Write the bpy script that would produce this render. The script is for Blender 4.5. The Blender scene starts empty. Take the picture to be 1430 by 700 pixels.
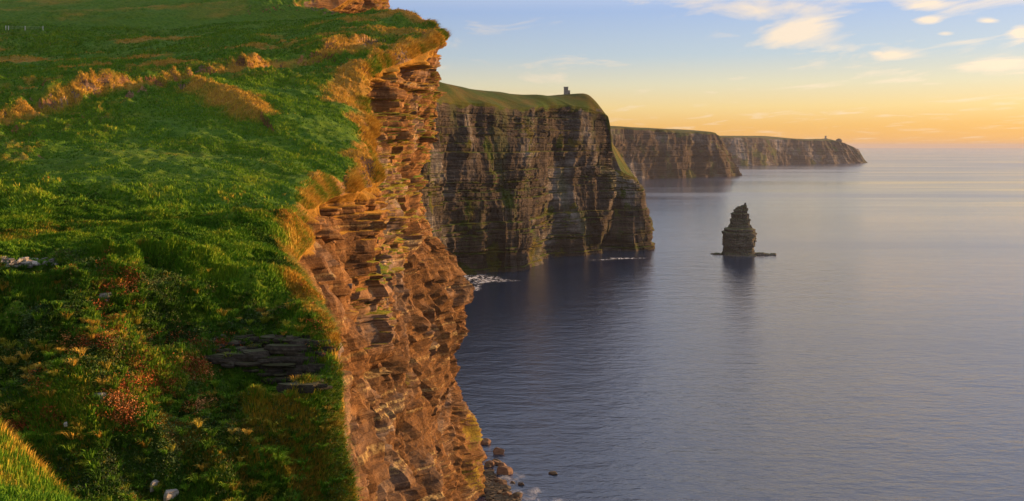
import bpy, math, random, time
import numpy as np
T00 = time.time()
random.seed(7)
RNG = np.random.default_rng(11)
sc = bpy.context.scene
COL = sc.collection
W, HH, F, U0, V0 = 1430.0, 700.0, 1238.0, 715.0, 204.0
H = 145.0                       # camera height above the sea
SUN_AZ, SUN_EL = math.radians(63), math.radians(8.0)

def P3(u, v, d):                # where a sight line meets distance d
    return ((u - U0) / F * d, d, H + (V0 - v) / F * d)

# ------------------------------------------------------------------ noise
def _hash(ix, iy, iz, seed):
    with np.errstate(over='ignore'):
        h = (ix.astype(np.uint32) * np.uint32(374761393) + iy.astype(np.uint32) * np.uint32(668265263)
             + iz.astype(np.uint32) * np.uint32(2147483647 - 1274126177) + np.uint32(seed * 40503 + 77))
        h = (h ^ (h >> np.uint32(13))) * np.uint32(1274126177)
        h = (h ^ (h >> np.uint32(16))) * np.uint32(2246822519)
        h ^= h >> np.uint32(13)
    return h.astype(np.float32) / np.float32(4294967296.0)
def vnoise(x, y, z, seed=0):
    fx, fy, fz = np.floor(x), np.floor(y), np.floor(z)
    ix, iy, iz = fx.astype(np.int64), fy.astype(np.int64), fz.astype(np.int64)
    tx, ty, tz = (x - fx), (y - fy), (z - fz)
    tx = tx * tx * (3 - 2 * tx); ty = ty * ty * (3 - 2 * ty); tz = tz * tz * (3 - 2 * tz)
    r = 0
    for dx in (0, 1):
        wx = tx if dx else 1 - tx
        for dy in (0, 1):
            wy = ty if dy else 1 - ty
            for dz in (0, 1):
                wz = tz if dz else 1 - tz
                r = r + wx * wy * wz * _hash(ix + dx, iy + dy, iz + dz, seed)
    return r * 2 - 1
def fbm(x, y, z, octv=4, seed=0, gain=.5):
    a, s, r = 1.0, 0.0, 0
    x = np.asarray(x, float); y = np.asarray(y, float) + 0 * x; z = np.asarray(z, float) + 0 * x
    for o in range(octv):
        r = r + a * vnoise(x + 13.7 * o, y - 7.3 * o, z + 3.1 * o, seed + o)
        s += a; a *= gain
        x, y, z = (x * .8 - y * .6) * 2.03, (x * .6 + y * .8) * 2.03, z * 2.03
    return r / s
def ridged(x, y, z, octv=4, seed=0):
    a, s, r = 1.0, 0.0, 0
    x = np.asarray(x, float); y = np.asarray(y, float) + 0 * x; z = np.asarray(z, float) + 0 * x
    for o in range(octv):
        r = r + a * (1 - np.abs(vnoise(x + 5.7 * o, y + 9.3 * o, z, seed + o)) * 2)
        s += a; a *= .5
        x, y, z = (x * .8 - y * .6) * 2.03, (x * .6 + y * .8) * 2.03, z * 2.03
    return r / s
def sstep(a, b, x):
    t = np.clip((x - a) / (b - a), 0, 1); return t * t * (3 - 2 * t)

# ------------------------------------------------------------------ mesh / object helpers
def tag(o, label=None, cat=None, group=None, kind=None):
    if label: o['label'] = label
    if cat: o['category'] = cat
    if group: o['group'] = group
    if kind: o['kind'] = kind
    return o
def mesh_np(name, verts, faces, mat=None, parent=None, smooth=False, attrs=None, flat=None):
    verts = np.asarray(verts, np.float32).reshape(-1, 3); faces = np.asarray(faces, np.int32)
    me = bpy.data.meshes.new(name)
    n, k = faces.shape
    me.vertices.add(len(verts)); me.vertices.foreach_set('co', verts.ravel())
    me.loops.add(n * k); me.loops.foreach_set('vertex_index', faces.ravel())
    me.polygons.add(n); me.polygons.foreach_set('loop_start', np.arange(0, n * k, k, dtype=np.int32))
    me.polygons.foreach_set('loop_total', np.full(n, k, np.int32))
    me.polygons.foreach_set('use_smooth', np.full(n, smooth, bool))
    if flat is not None: me.polygons.foreach_set('use_smooth', ~flat)
    me.update(calc_edges=True)
    for an, av in (attrs or {}).items():
        a = me.attributes.new(an, 'FLOAT', 'POINT'); a.data.foreach_set('value', np.asarray(av, np.float32).ravel())
    o = bpy.data.objects.new(name, me); COL.objects.link(o)
    if mat: me.materials.append(mat)
    if parent: o.parent = parent
    return o
def grid_faces(S, T):
    i = np.arange(S - 1)[:, None] * T + np.arange(T - 1)[None, :]
    return np.stack([i, i + T, i + T + 1, i + 1], -1).reshape(-1, 4)

# ------------------------------------------------------------------ material helpers
class NT:
    def __init__(s, name):
        s.m = bpy.data.materials.new(name); s.m.use_nodes = True
        s.t = s.m.node_tree; s.t.nodes.clear()
    def n(s, typ, **kw):
        nd = s.t.nodes.new(typ)
        for k, v in kw.items(): setattr(nd, k, v)
        return nd
    def l(s, a, b): s.t.links.new(a, b)
    def val(s, sock, v):
        if isinstance(v, bpy.types.NodeSocket): s.l(v, sock)
        else: sock.default_value = v
    def noise(s, vec, scale, detail=4, rough=.55, dist=0):
        nd = s.n('ShaderNodeTexNoise'); s.l(vec, nd.inputs['Vector'])
        nd.inputs['Scale'].default_value = scale; nd.inputs['Detail'].default_value = detail
        nd.inputs['Roughness'].default_value = rough; nd.inputs['Distortion'].default_value = dist
        return nd.outputs['Fac']
    def mapping(s, vec, scale=(1, 1, 1), loc=(0, 0, 0), rot=(0, 0, 0)):
        nd = s.n('ShaderNodeMapping'); s.l(vec, nd.inputs['Vector'])
        nd.inputs['Scale'].default_value = scale; nd.inputs['Location'].default_value = loc
        nd.inputs['Rotation'].default_value = rot
        return nd.outputs[0]
    def ramp(s, fac, stops):
        nd = s.n('ShaderNodeValToRGB'); s.val(nd.inputs[0], fac)
        el = nd.color_ramp.elements
        while len(el) > 1: el.remove(el[-1])
        for i, (p, c) in enumerate(stops):
            e = el[0] if i == 0 else el.new(p)
            e.position = p; e.color = (*c, 1) if len(c) == 3 else c
        return nd.outputs[0]
    def mr(s, x, a, b, c=0, d=1, smooth=False):
        nd = s.n('ShaderNodeMapRange'); s.val(nd.inputs[0], x)
        if smooth: nd.interpolation_type = 'SMOOTHSTEP'
        for i, v in enumerate((a, b, c, d)): nd.inputs[i + 1].default_value = v
        return nd.outputs[0]
    def mix(s, f, a, b, bt='MIX'):
        nd = s.n('ShaderNodeMix', data_type='RGBA', blend_type=bt)
        s.val(nd.inputs[0], f)
        for sk, v in ((nd.inputs[6], a), (nd.inputs[7], b)):
            if isinstance(v, tuple): sk.default_value = (*v, 1) if len(v) == 3 else v
            else: s.l(v, sk)
        return nd.outputs[2]
    def m2(s, op, a, b=0.0, clamp=False):
        nd = s.n('ShaderNodeMath', operation=op, use_clamp=clamp); s.val(nd.inputs[0], a); s.val(nd.inputs[1], b)
        return nd.outputs[0]
    def attr(s, name):
        nd = s.n('ShaderNodeAttribute'); nd.attribute_name = name; return nd.outputs['Fac']
    def pos(s): return s.n('ShaderNodeNewGeometry').outputs['Position']
    def bump(s, h, strength, dist, prev=None):
        nd = s.n('ShaderNodeBump'); s.l(h, nd.inputs['Height'])
        nd.inputs['Strength'].default_value = strength; nd.inputs['Distance'].default_value = dist
        if prev is not None: s.l(prev, nd.inputs['Normal'])
        return nd.outputs[0]
    def done(s, color, rough=.9, normal=None, spec=.2, **extra):
        b = s.n('ShaderNodeBsdfPrincipled'); o = s.n('ShaderNodeOutputMaterial')
        s.val(b.inputs['Base Color'], (*color, 1) if isinstance(color, tuple) and len(color) == 3 else color)
        s.val(b.inputs['Roughness'], rough); b.inputs['Specular IOR Level'].default_value = spec
        if normal is not None: s.l(normal, b.inputs['Normal'])
        for k, v in extra.items(): s.val(b.inputs[k], v)
        s.l(b.outputs[0], o.inputs[0]); return s.m

def land_material(name, k=1.0, rock=((.10, .075, .055), (.22, .17, .125), (.33, .27, .21)), grass_dark=.0,
                  strata=.6, green_rock=0.25, gk=1.0):
    """rock with bedding + grass cover driven by the masks 'grass' and 'dry'; k scales pattern size in metres"""
    s = NT(name); p = s.pos()
    # ---- rock
    big = s.noise(p, .045 / k, 5, .6)
    sv = s.mapping(p, (.10 / k, .10 / k, .75 / k))
    lay = s.noise(sv, 1.0, 5, .65)
    fine = s.noise(p, 1.6 / k, 6, .7)
    base = s.ramp(s.m2('ADD', s.m2('MULTIPLY', lay, .6), s.m2('MULTIPLY', fine, .4)),
                  [(.30, rock[0]), (.50, rock[1]), (.72, rock[2])])
    grey = s.ramp(lay, [(.35, (.07, .07, .068)), (.62, (.26, .25, .235))])
    base = s.mix(s.mr(big, .50, .66, 0, .75), base, grey)
    cr = s.n('ShaderNodeTexVoronoi', feature='DISTANCE_TO_EDGE'); s.l(s.mapping(p, (.5 / k, .5 / k, 1.1 / k)), cr.inputs['Vector'])
    cr.inputs['Scale'].default_value = 1.0
    # strata cracks: thin dark bedding planes
    lines = s.noise(s.mapping(p, (.03 / k, .03 / k, 2.6 / k)), 1.0, 3, .6)
    crk = s.mr(lines, .36, .46, .5, 1)
    base = s.mix(1.0, base, crk, 'MULTIPLY') if strata else base
    base = s.mix(s.mr(s.noise(p, .10 / k, 5, .65), .50, .60, 0, .62), base, tuple(c * 1.25 for c in rock[0]))
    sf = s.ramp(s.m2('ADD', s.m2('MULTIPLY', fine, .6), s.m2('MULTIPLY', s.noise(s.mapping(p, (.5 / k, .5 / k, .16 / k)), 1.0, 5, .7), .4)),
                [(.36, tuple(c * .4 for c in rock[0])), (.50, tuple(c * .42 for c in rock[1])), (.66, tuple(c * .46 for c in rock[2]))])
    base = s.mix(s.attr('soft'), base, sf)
    # moss / plants that grow on ledges
    gr = s.mr(s.m2('ADD', s.noise(s.mapping(p, (1, 1, .35)), .11 / k, 6, .65), s.m2('MULTIPLY', fine, .12)), .60, .70, 0, green_rock * 2.4)
    base = s.mix(gr, base, (.045, .062, .016))
    pb = s.noise(s.mapping(p, (.006 / k, .006 / k, .55 / k)), 1.0, 2, .6)
    pbm = s.m2('MULTIPLY', s.m2('MULTIPLY', s.mr(pb, .60, .64), s.mr(big, .40, .58)), s.m2('MULTIPLY', s.mr(fine, .40, .62), strata))
    base = s.mix(pbm, base, tuple(min(.6, c * 1.7 + .03) for c in rock[2]))
    # ---- grass
    gn = s.noise(p, .06, 4, .6); gm = s.noise(s.mapping(p, (1, 1, .6)), .9, 6, .72); gf = s.noise(p, 6.0, 4, .75)
    g = s.ramp(s.m2('ADD', s.m2('MULTIPLY', gm, .6), s.m2('MULTIPLY', gf, .4)),
               [(.32, (.014, .040, .004)), (.48, (.055, .140, .008)), (.60, (.115, .205, .012)), (.74, (.17, .22, .025))])
    g = s.mix(s.mr(gn, .42, .62, 0, .75), g, s.mix(1, g, (1.25, .95, .55), 'MULTIPLY'))
    dry = s.ramp(s.m2('ADD', s.m2('MULTIPLY', gm, .5), s.m2('MULTIPLY', gf, .5)),
                 [(.32, (.13, .06, .010)), (.5, (.33, .18, .026)), (.7, (.50, .31, .06))])
    dm = s.m2('ADD', s.attr('dry'), s.m2('MULTIPLY', s.m2('SUBTRACT', gf, .5), .9))
    g = s.mix(s.mr(dm, .30, .72), g, dry)
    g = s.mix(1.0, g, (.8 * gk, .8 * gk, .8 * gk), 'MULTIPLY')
    gmask = s.m2('ADD', s.attr('grass'), s.m2('MULTIPLY', s.m2('SUBTRACT', fine, .5), 1.0))
    gmask = s.mr(gmask, .42, .58)
    col = s.mix(gmask, base, g)
    hb = s.m2('ADD', s.m2('MULTIPLY', fine, 1.0), s.m2('MULTIPLY', lines, .8))
    n1 = s.bump(hb, .8, .35 * k)
    n2 = s.bump(s.m2('ADD', gf, s.m2('MULTIPLY', gm, 1.0)), .6, .22, n1)
    return s.done(col, .95, n2, .12)

# ------------------------------------------------------------------ lofted coast
def catmull(ctrl, x):
    ctrl = np.asarray(ctrl, float); n = len(ctrl)
    i = np.clip(np.floor(x).astype(int), 0, n - 2); t = (x - i)[:, None]
    sh = ctrl.shape; c = ctrl.reshape(n, -1)
    p0 = c[np.maximum(i - 1, 0)]; p1 = c[i]; p2 = c[i + 1]; p3 = c[np.minimum(i + 2, n - 1)]
    m1 = (p2 - p0) * .5; m2 = (p3 - p1) * .5
    # limit overshoot
    d = p2 - p1
    m1 = np.where(m1 * d < 0, 0, np.sign(m1) * np.minimum(np.abs(m1), 3 * np.abs(d)))
    m2 = np.where(m2 * d < 0, 0, np.sign(m2) * np.minimum(np.abs(m2), 3 * np.abs(d)))
    t2, t3 = t * t, t ** 3
    r = (2 * t3 - 3 * t2 + 1) * p1 + (t3 - 2 * t2 + t) * m1 + (-2 * t3 + 3 * t2) * p2 + (t3 - t2) * m2
    return r.reshape((len(x),) + sh[1:])

class Ground:
    """smooth height field through scattered heights (multiquadric), in coordinates that even out near and far"""
    def __init__(s, pts, c=.06, y0=12.0):
        s.y0 = y0; p = np.array(pts, float); s.c = c
        q = s.warp(p[:, 0], p[:, 1])
        # drop near duplicates
        keep = []
        for i in range(len(q)):
            if all(np.hypot(*(q[i] - q[j])) > .02 for j in keep): keep.append(i)
        q = q[keep]; z = p[keep, 2]; s.q = q; s.mean = z.mean()
        A = np.sqrt(((q[:, None] - q[None]) ** 2).sum(-1) + c * c)
        s.w = np.linalg.solve(A - 1e-4 * np.eye(len(q)), z - s.mean)
    def warp(s, x, y):
        yy = np.maximum(y + s.y0, 2.0)
        return np.stack([x / yy, .9 * np.log(yy)], -1)
    def __call__(s, x, y):
        q = s.warp(np.ravel(x), np.ravel(y)); out = np.zeros(len(q))
        for a in range(0, len(q), 60000):
            b = q[a:a + 60000]
            out[a:a + 60000] = np.sqrt(((b[:, None] - s.q[None]) ** 2).sum(-1) + s.c ** 2) @ s.w
        return (out + s.mean).reshape(np.shape(x))

def loft(stations, S, T1, T2, ground, wfun=None, top_pow=1.5, face_pow=1.25):
    """stations: (inland_xy, [edge, face points..., base])  ->  top grid (S,T1,3), face grid (S,T2,3)"""
    K = 24
    faces = []
    for inl, fp in stations:
        fp = np.array(fp, float)
        L = np.r_[0, np.cumsum(np.linalg.norm(np.diff(fp, axis=0), axis=1))]; L /= L[-1]
        tt = np.linspace(0, 1, K)
        faces.append(np.stack([np.interp(tt, L, fp[:, i]) for i in range(3)], -1))
    faces = np.array(faces); inl = np.array([s[0] for s in stations], float)
    edge = faces[:, 0]
    d = np.linalg.norm(np.diff(edge, axis=0), axis=1) / np.maximum(20, np.linalg.norm(edge[:-1] - (0, 0, H), axis=1)) + .03
    cum = np.r_[0, np.cumsum(d)]; x = np.interp(np.linspace(0, cum[-1], S), cum, np.arange(len(stations)))
    C = catmull(faces, x); I = catmull(inl, x)
    tf = np.linspace(0, 1, T2) ** face_pow
    k = tf * (K - 1)
    # smooth the face control along t as well
    Cs = C.transpose(1, 0, 2)
    FG = catmull(Cs, k).transpose(1, 0, 2)
    a = np.linspace(0, 1, T1)                      # 0 inland .. 1 edge
    a = 1 - (1 - a) ** top_pow
    E = FG[:, 0]
    xy = I[:, None, :2] * (1 - a)[None, :, None] + E[:, None, :2] * a[None, :, None]
    TG = np.concatenate([xy, ground(xy[..., 0], xy[..., 1])[..., None]], -1)
    dist = np.linalg.norm(TG[..., :2] - E[:, None, :2], axis=-1)
    # meet the edge exactly
    dz = E[:, 2] - TG[:, -1, 2]
    TG[..., 2] += dz[:, None] * np.exp(-dist / 6.0)
    return TG, FG, dist

def horiz_normal(FG, smooth=25):
    mid = FG[:, : , :2]
    t = np.gradient(mid, axis=0)
    n = np.stack([t[..., 1], -t[..., 0]], -1)
    # smooth along s
    ker = np.ones(smooth) / smooth
    pad = np.pad(n, ((smooth // 2, smooth // 2), (0, 0), (0, 0)), mode='edge')
    c = np.cumsum(np.concatenate([np.zeros((1,) + pad.shape[1:]), pad]), axis=0)
    n = (c[smooth:] - c[:-smooth]) / smooth
    n = n.mean(axis=1, keepdims=True) * .5 + n * .5
    n /= np.maximum(1e-9, np.linalg.norm(n, axis=-1, keepdims=True))
    return n

LAYERS = {}
def strata(z, A, amp_layer, amp_block, thick, width, seed, jit=None):
    """bedding: layers of uneven thickness, each broken by joints into blocks that stand in or out"""
    key = (thick, seed)
    if key not in LAYERS:
        r = np.random.default_rng(seed); th = r.uniform(.25, 1.9, 900) ** 1.4 * thick
        LAYERS[key] = (-20 + np.cumsum(th), r.uniform(-1, 1, 901), r.uniform(0, 1, 901), r.uniform(.6, 1.8, 901))
    b, off, ph, wd = LAYERS[key]
    zz = z if jit is None else z + jit
    i = np.clip(np.searchsorted(b, zz.ravel()).reshape(zz.shape), 0, 899)
    cell = np.floor(A / (width * wd[i]) + ph[i] * 7).astype(np.int64)
    hb = _hash(cell, i.astype(np.int64), np.zeros_like(cell), seed + 3) * 2 - 1
    # soft undercut just below each bed's top
    lo = np.where(i > 0, b[np.maximum(i - 1, 0)], -20); fr = (zz - lo) / np.maximum(.05, b[i] - lo)
    groove = -np.exp(-(fr / .16) ** 2)
    return amp_layer * off[i] + amp_block * hb + groove * amp_layer * .5, i

def arclen(FG):
    m = FG[:, FG.shape[1] // 3, :2]
    return np.r_[0, np.cumsum(np.linalg.norm(np.diff(m, axis=0), axis=1))][:, None] * np.ones((1, FG.shape[1]))

def normals_of(G):
    a = np.gradient(G, axis=0); b = np.gradient(G, axis=1)
    n = np.cross(a, b); n /= np.maximum(1e-9, np.linalg.norm(n, axis=-1, keepdims=True))
    return n

# ================================================================== NEAR HEADLAND
def E_(u, v, d): return P3(u, v, d)
gpts = []
for row in [(0,0,420),(200,0,415),(430,0,390),(0,40,330),(200,42,330),(400,30,330),(530,24,318),(-200,30,335),(-300,-40,450),
            (0,100,236),(200,90,250),(350,72,262),(500,52,270),(580,46,278),(-200,90,240),
            (0,172,158),(130,140,178),(250,126,198),(350,104,216),(480,74,240),(-200,190,150),
            (0,212,140),(150,186,152),(300,156,178),(400,124,202),(450,104,224),
            (0,285,104),(100,252,118),(220,298,98),(300,262,118),(380,212,150),(450,182,172),(500,205,172),
            (0,340,75),(100,345,72),(250,345,76),(350,330,84),(420,345,84),(-200,330,78),
            (0,374,57),(100,372,55.5),(150,369,54),(220,390,56),(300,398,60),(385,383,68),(-150,385,56),
            (0,450,48.5),(150,440,50),(250,445,53.5),(330,443,56),(420,432,58.5),(-150,450,49),
            (0,530,44.8),(120,524,46),(250,520,50),(380,512,51.8),(-150,530,45),
            (0,620,41),(150,620,43),(300,620,46),(420,612,47),(-150,620,41),
            (0,730,38),(200,730,41),(350,724,43.5),(450,710,44.5),
            (0,606,14),(50,656,13.2),(112,722,12.1),(-200,500,17),(-60,560,14.5)]:
    gpts.append(P3(*row))
gpts += [(-14,33,125),(-22,30,128),(-6,33,122),(-18,24,134),(-9.5,19.5,134.5),(-5,17,134),(-1,18,130),(-30,25,138),(-30,36,131),
         (0,0,143.2),(-6,0,143),(-5,7,141.9),(-12,-8,143.4),(-24,0,143.5),(4,-8,141),(-2.5,11,139.4),(-10,9,142.2),(-24,14,142),
         (-110,485,228),(-300,500,236),(-260,660,240),(-140,570,235),(-330,330,205),(-200,200,165),(-140,110,141),(-90,60,139),(-60,30,139)]
st = []      # (inland xy, [edge .. base])
def S_(inl, *fp): st.append(((inl[0], inl[1], 0), list(fp)))
S_((-28,-12), (9,-10,138), (11,-10,110), (13,-10,60), (16,-10,-6))
S_((-30,2), (8,3,136), (10,3,110), (12,3,60), (16,3,-6))
S_((-34,12), (6,14,128), (8,14,105), (11,14,60), (15,14,-6))
S_((-38,20), (1,27,122), (4,27,100), (7,27,60), (12,28,-6))
S_((-42,27), (-4,37,121), (-2,38,100), (2,40,60), (8,42,-6))
S_((-46,33), P3(505,790,42), (-4,43,110), (-1,46,60), (6,50,-6))
S_((-50,38), P3(474,700,44.5), (-6,46,115), (-3,50,60), (4,56,-6))
S_((-54,42), P3(464,600,47.5), (-7,50,115), (-5,54,60), (3,62,-6))
S_((-58,46), P3(456,500,52), (-8,54,118), (-7,60,60), (2,70,-6))
S_((-64,52), P3(448,440,59), (-10,62,118), (-8.5,68,60), (0,78,-6))
S_((-74,64), P3(424,384,76), (-14.5,78,124), (-13,80,112), (-12,86,75), (-10,92,35), (-3,100,-6))
S_((-92,84), P3(420,320,98), (-19,99,126), (-17,101,112), (-15,106,75), (-13,113,35), (-5,122,-6))
S_((-112,104), P3(445,283,125), (-21,127,118), (-18.5,131,88), (-15,140,35), (-6,150,-6))
S_((-130,130), P3(526,262,152), (-22,155,115), (-20.5,160,82), (-17,170,35), (-8,182,-6))
S_((-140,152), P3(532,218,174), (-26,178,120), (-21.5,183,80), (-17,192,35), (-8,206,-6))
S_((-152,175), P3(515,160,198), (-30,200,142), (-25,205,112), (-21.5,212,76), (-16,222,35), (-7,236,-6))
S_((-166,196), P3(512,112,222), (-32,222,150), (-30,228,126), (-23,238,80), (-17,250,35), (-6,266,-6))
S_((-184,222), P3(572,88,244), (-28,243,162), (-28.5,250,135), (-24,262,90), (-21,278,35), (-14,300,-6))
S_((-204,252), P3(622,62,268), (-20.5,268,168), (-26,283,150), (-30,298,122), (-20,312,90), (-23,322,50), (-18,340,18), (-13,350,-6))
S_((-222,290), P3(628,52,284), (-20.5,288,172), (-28.5,306,143), (-29,320,118), (-16.0,330,96), (-22.2,346,68), (-24,356,40), (-18,368,14), (-13,382,-6))
S_((-240,330), P3(600,37,300), (-30,308,170), (-36,328,140), (-28,345,100), (-30,362,70), (-25,380,38), (-15,400,14), (-8,420,-6))
S_((-262,370), P3(535,24,326), (-50,336,170), (-52,350,130), (-44,372,80), (-34,400,36), (-22,440,-6))
S_((-282,410), (-88,385,198), (-88,390,160), (-80,410,80), (-62,460,-6))
S_((-300,450), P3(528,-22,425), (-64,426,180), (-62,430,120), (-56,450,60), (-50,480,-6))
S_((-320,500), (-70,480,228), (-70,482,180), (-68,490,120), (-62,520,-6))
S_((-340,570), (-118,560,236), (-116,562,180), (-112,570,80), (-100,580,-6))
for _, fp in st[5:]: gpts.append(fp[0])
for _, fp in st[:5]: gpts.append(fp[0])
ground = Ground(gpts)

# old field bank crossing the slope, rising on its inland side
bank = np.array([P3(-60,178,150), P3(0,166,158), P3(70,150,168), P3(130,131,178), P3(250,119,198), P3(350,100,216), P3(450,76,236), P3(505,58,250)])[:, :2]
bank2 = np.array([P3(268,138,188), P3(300,150,184), P3(340,172,176), P3(362,190,168)])[:, :2]
def poly_dist(x, y, pl):
    best = np.full(x.shape, 1e9); side = np.zeros(x.shape)
    for a, b in zip(pl[:-1], pl[1:]):
        ab = b - a; L = np.hypot(*ab)
        t = np.clip(((x - a[0]) * ab[0] + (y - a[1]) * ab[1]) / L ** 2, 0, 1)
        dx, dy = x - a[0] - t * ab[0], y - a[1] - t * ab[1]; dd = np.hypot(dx, dy)
        sd = (x - a[0]) * ab[1] / L - (y - a[1]) * ab[0] / L     # + on the seaward side
        m = dd < best; best = np.where(m, dd, best); side = np.where(m, sd, side)
    return best, np.where(side > 0, best, -best)

S, T1, T2 = 1300, 430, 720
TG, FG, dist = loft(st, S, T1, T2, ground, top_pow=1.7, face_pow=1.35)
print('loft', time.time() - T00)
def top_relief(x, y, z, dist):
    """hummocks, tussocks, banks; returns height offset + dryness"""
    w = 3.5 * fbm(x / 22, y / 22, 0, 2, 5)
    # soil creep terraces and tussocks
    nb = sstep(37, 41, y) * (1 - sstep(60, 70, y))
    mound = (1.5 * fbm(x / 4.6, y / 3.4, 0, 2, 23) + 1.1 * (.35 - np.abs(fbm(x / 2.6, y / 2.2, 0, 2, 25)) * 2.2)) * nb
    mx = sstep(-19.5, -16.5, x) * (1 - sstep(-10.2, -9.2, x))
    yl = 51.6 + .8 * fbm(x / 2.5, 0, 0, 3, 27)
    scarp = -1.9 * mx * (1 - sstep(yl - .35, yl + .15, y)) * np.exp(-np.maximum(0, yl - y) / 3.5)
    big = fbm(x / 26, y / 26, 0, 3, 21) * 2.3
    med = ridged((x + w) / 6.5, (y + w) / 5.0, 0, 3, 31)
    sml = fbm(x / 1.5, y / 1.5, 0, 3, 41)
    tus = ridged((x * .8 + y * .6) / 3.2, (y * .8 - x * .6) / 2.0, 0, 2, 51)
    far = sstep(90, 260, y)
    near = 1 - sstep(20, 60, y)
    calm = .25 + .75 * sstep(-.25, .35, fbm(x / 45, y / 45, 3, 2, 61))
    h = mound + scarp + big * (1 - near * .8) + med * (.75 * calm + .35 * far) * (1 - near * .7) + tus * (.18 + .75 * calm) * (1 - near * .5) + sml * .2
    crest = ridged((x * .55 + y * .83 + 2 * fbm(x / 6, y / 6, 8, 2, 55)) / 3.6, (x * .83 - y * .55) / 9.0, 0, 2, 57)
    cz = calm * sstep(72, 95, y) * (1 - sstep(190, 240, y))
    h = h + (crest - .3) * 1.5 * cz
    d1, s1 = poly_dist(x, y, bank)
    wob = fbm(x / 7, y / 7, 0, 3, 71)
    ss = s1 + wob * 2.2
    step = 2.6 * (1 - sstep(-1.5, 3.2, ss)) * np.exp(-np.maximum(0, -ss) / 9) + 1.1 * np.exp(-((ss + 2.0) / 1.6) ** 2)
    brk = .7 + .3 * sstep(-.5, .3, fbm(x / 12, y / 12, 1, 2, 77))
    h = h + step * brk * sstep(130, 160, y + x * 0)
    d2, s2 = poly_dist(x, y, bank2)
    h = h + 2.6 * (1 - sstep(-1, 4.5, s2 + wob * 2)) * np.exp(-np.maximum(0, -s2) / 9) * np.exp(-np.maximum(0, d2 - 6) / 5)
    dry = .78 * np.exp(-((ss - .8) / 2.3) ** 2) * brk * sstep(130, 160, y) + .55 * np.exp(-(np.maximum(0, d2 + 2 * wob - 1) / 3) ** 2)
    dry = dry + .42 * sstep(.35, .85, crest) * cz + .2 * sstep(.1, .5, fbm(x / 18, y / 12, 5, 3, 59))
    return h, dry
h, dry = top_relief(TG[..., 0], TG[..., 1], TG[..., 2], dist)
edge_fade = sstep(0, 2.5, dist)
y_e = TG[:, -1:, 1]
farw = sstep(90, 190, y_e)
# rolled-over rim: the turf bends down towards the face
rim_w = 3.6 + 8.4 * farw * sstep(.0, 1., 1 - np.abs(y_e - 205) / 60) + 4 * fbm(TG[..., 0] / 9, TG[..., 1] / 9, 0, 3, 91)
rim_w = np.maximum(rim_w, 1.5)
TG[..., 2] += h * edge_fade
rw = .45 * rim_w
TG[..., 2] += (1.7 + 2.0 * farw) * (1 - np.exp(-dist / rw)) * np.exp(-dist / (5 * rw)) * sstep(26, 44, TG[..., 1])
rimn = fbm(TG[..., 0] / 8, TG[..., 1] / 8, 0, 4, 95)
dry = dry + (.45 + .35 * sstep(50, 62, TG[..., 1]) + .25 * farw + .8 * rimn) * np.exp(-(dist / np.maximum(.4, 1.1 + 4.0 * farw + (2.2 + 6.5 * farw) * rimn)) ** 2) * sstep(24, 44, TG[..., 1])
# upper moor: patches of dead grass
moor = sstep(200, 235, TG[..., 1]) * (1 - sstep(300, 325, TG[..., 1]))
dry = dry + .62 * moor * sstep(-.05, .45, fbm(TG[..., 0] / 16, TG[..., 1] / 7, 0, 4, 97)) + .15 * sstep(0, .5, fbm(TG[..., 0] / 10, TG[..., 1] / 10, 4, 4, 99))
dry = dry + .34 * sstep(330, 350, TG[..., 1]) * sstep(.0, .4, fbm(TG[..., 0] / 30, TG[..., 1] / 20, 0, 4, 96)) + .5 * (1 - sstep(14, 22, TG[..., 1])) * (.6 + fbm(TG[..., 0] / 1.5, TG[..., 1] / 1.5, 0, 3, 98))

# ---- face relief
N = horiz_normal(FG)
X, Y, Z = FG[..., 0], FG[..., 1], FG[..., 2]
A = .95 * Y - .4 * X
te = np.linspace(0, 1, T2)[None] ** 1.35 * np.ones((S, 1))
Ltot = np.linalg.norm(FG[:, 0] - FG[:, -1], axis=-1)[:, None]
down = te * Ltot
warp = 2.2 * fbm(A / 15, Z / 15, 0, 3, 101)
blk, li = strata(Z, A + warp, .9, 1.35, 2.3, 4.6, 5, jit=.3 * fbm(A / 20, Z / 20, 2, 2, 103))
blk2, _ = strata(Z, A + warp, .35, .5, .8, 1.9, 9)
hard = sstep(98, 122, Z + 10 * fbm(A / 22, Z / 22, 0, 3, 107))          # well bedded rock above, crumbly below
nearc = 1 - sstep(120, 165, Y)
hard = np.maximum(hard * (1 - .75 * nearc), .2)
butt = ridged((A + 10 * fbm(A / 30, Z / 40, 0, 2, 110)) / 15, Z / 55, 0, 3, 111)
gully = fbm(A / 4.5, Z / 15, 0, 4, 113)
rough = fbm(X / 3, Y / 3, Z / 3, 5, 117, .6)
pits = -np.clip(fbm(A / 2.4, Z / 3.3, 0, 2, 119) - .25, 0, 1) * 3.2
disp = (3.4 + 1.6 * (1 - hard)) * (butt - .3) + hard * (blk * 1.25 + blk2 * 1.3 + .6 * gully) + (1 - hard) * (1.5 * np.minimum(0, fbm(A / 3.2, Z / 20, 9, 3, 164) + .05) * 4 + .9 * fbm(A / 1.7, Z / 6, 3, 3, 163) + 2.3 * gully + pits * 1.5 + .22 * blk) + (.5 + .8 * (1 - hard)) * rough
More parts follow.
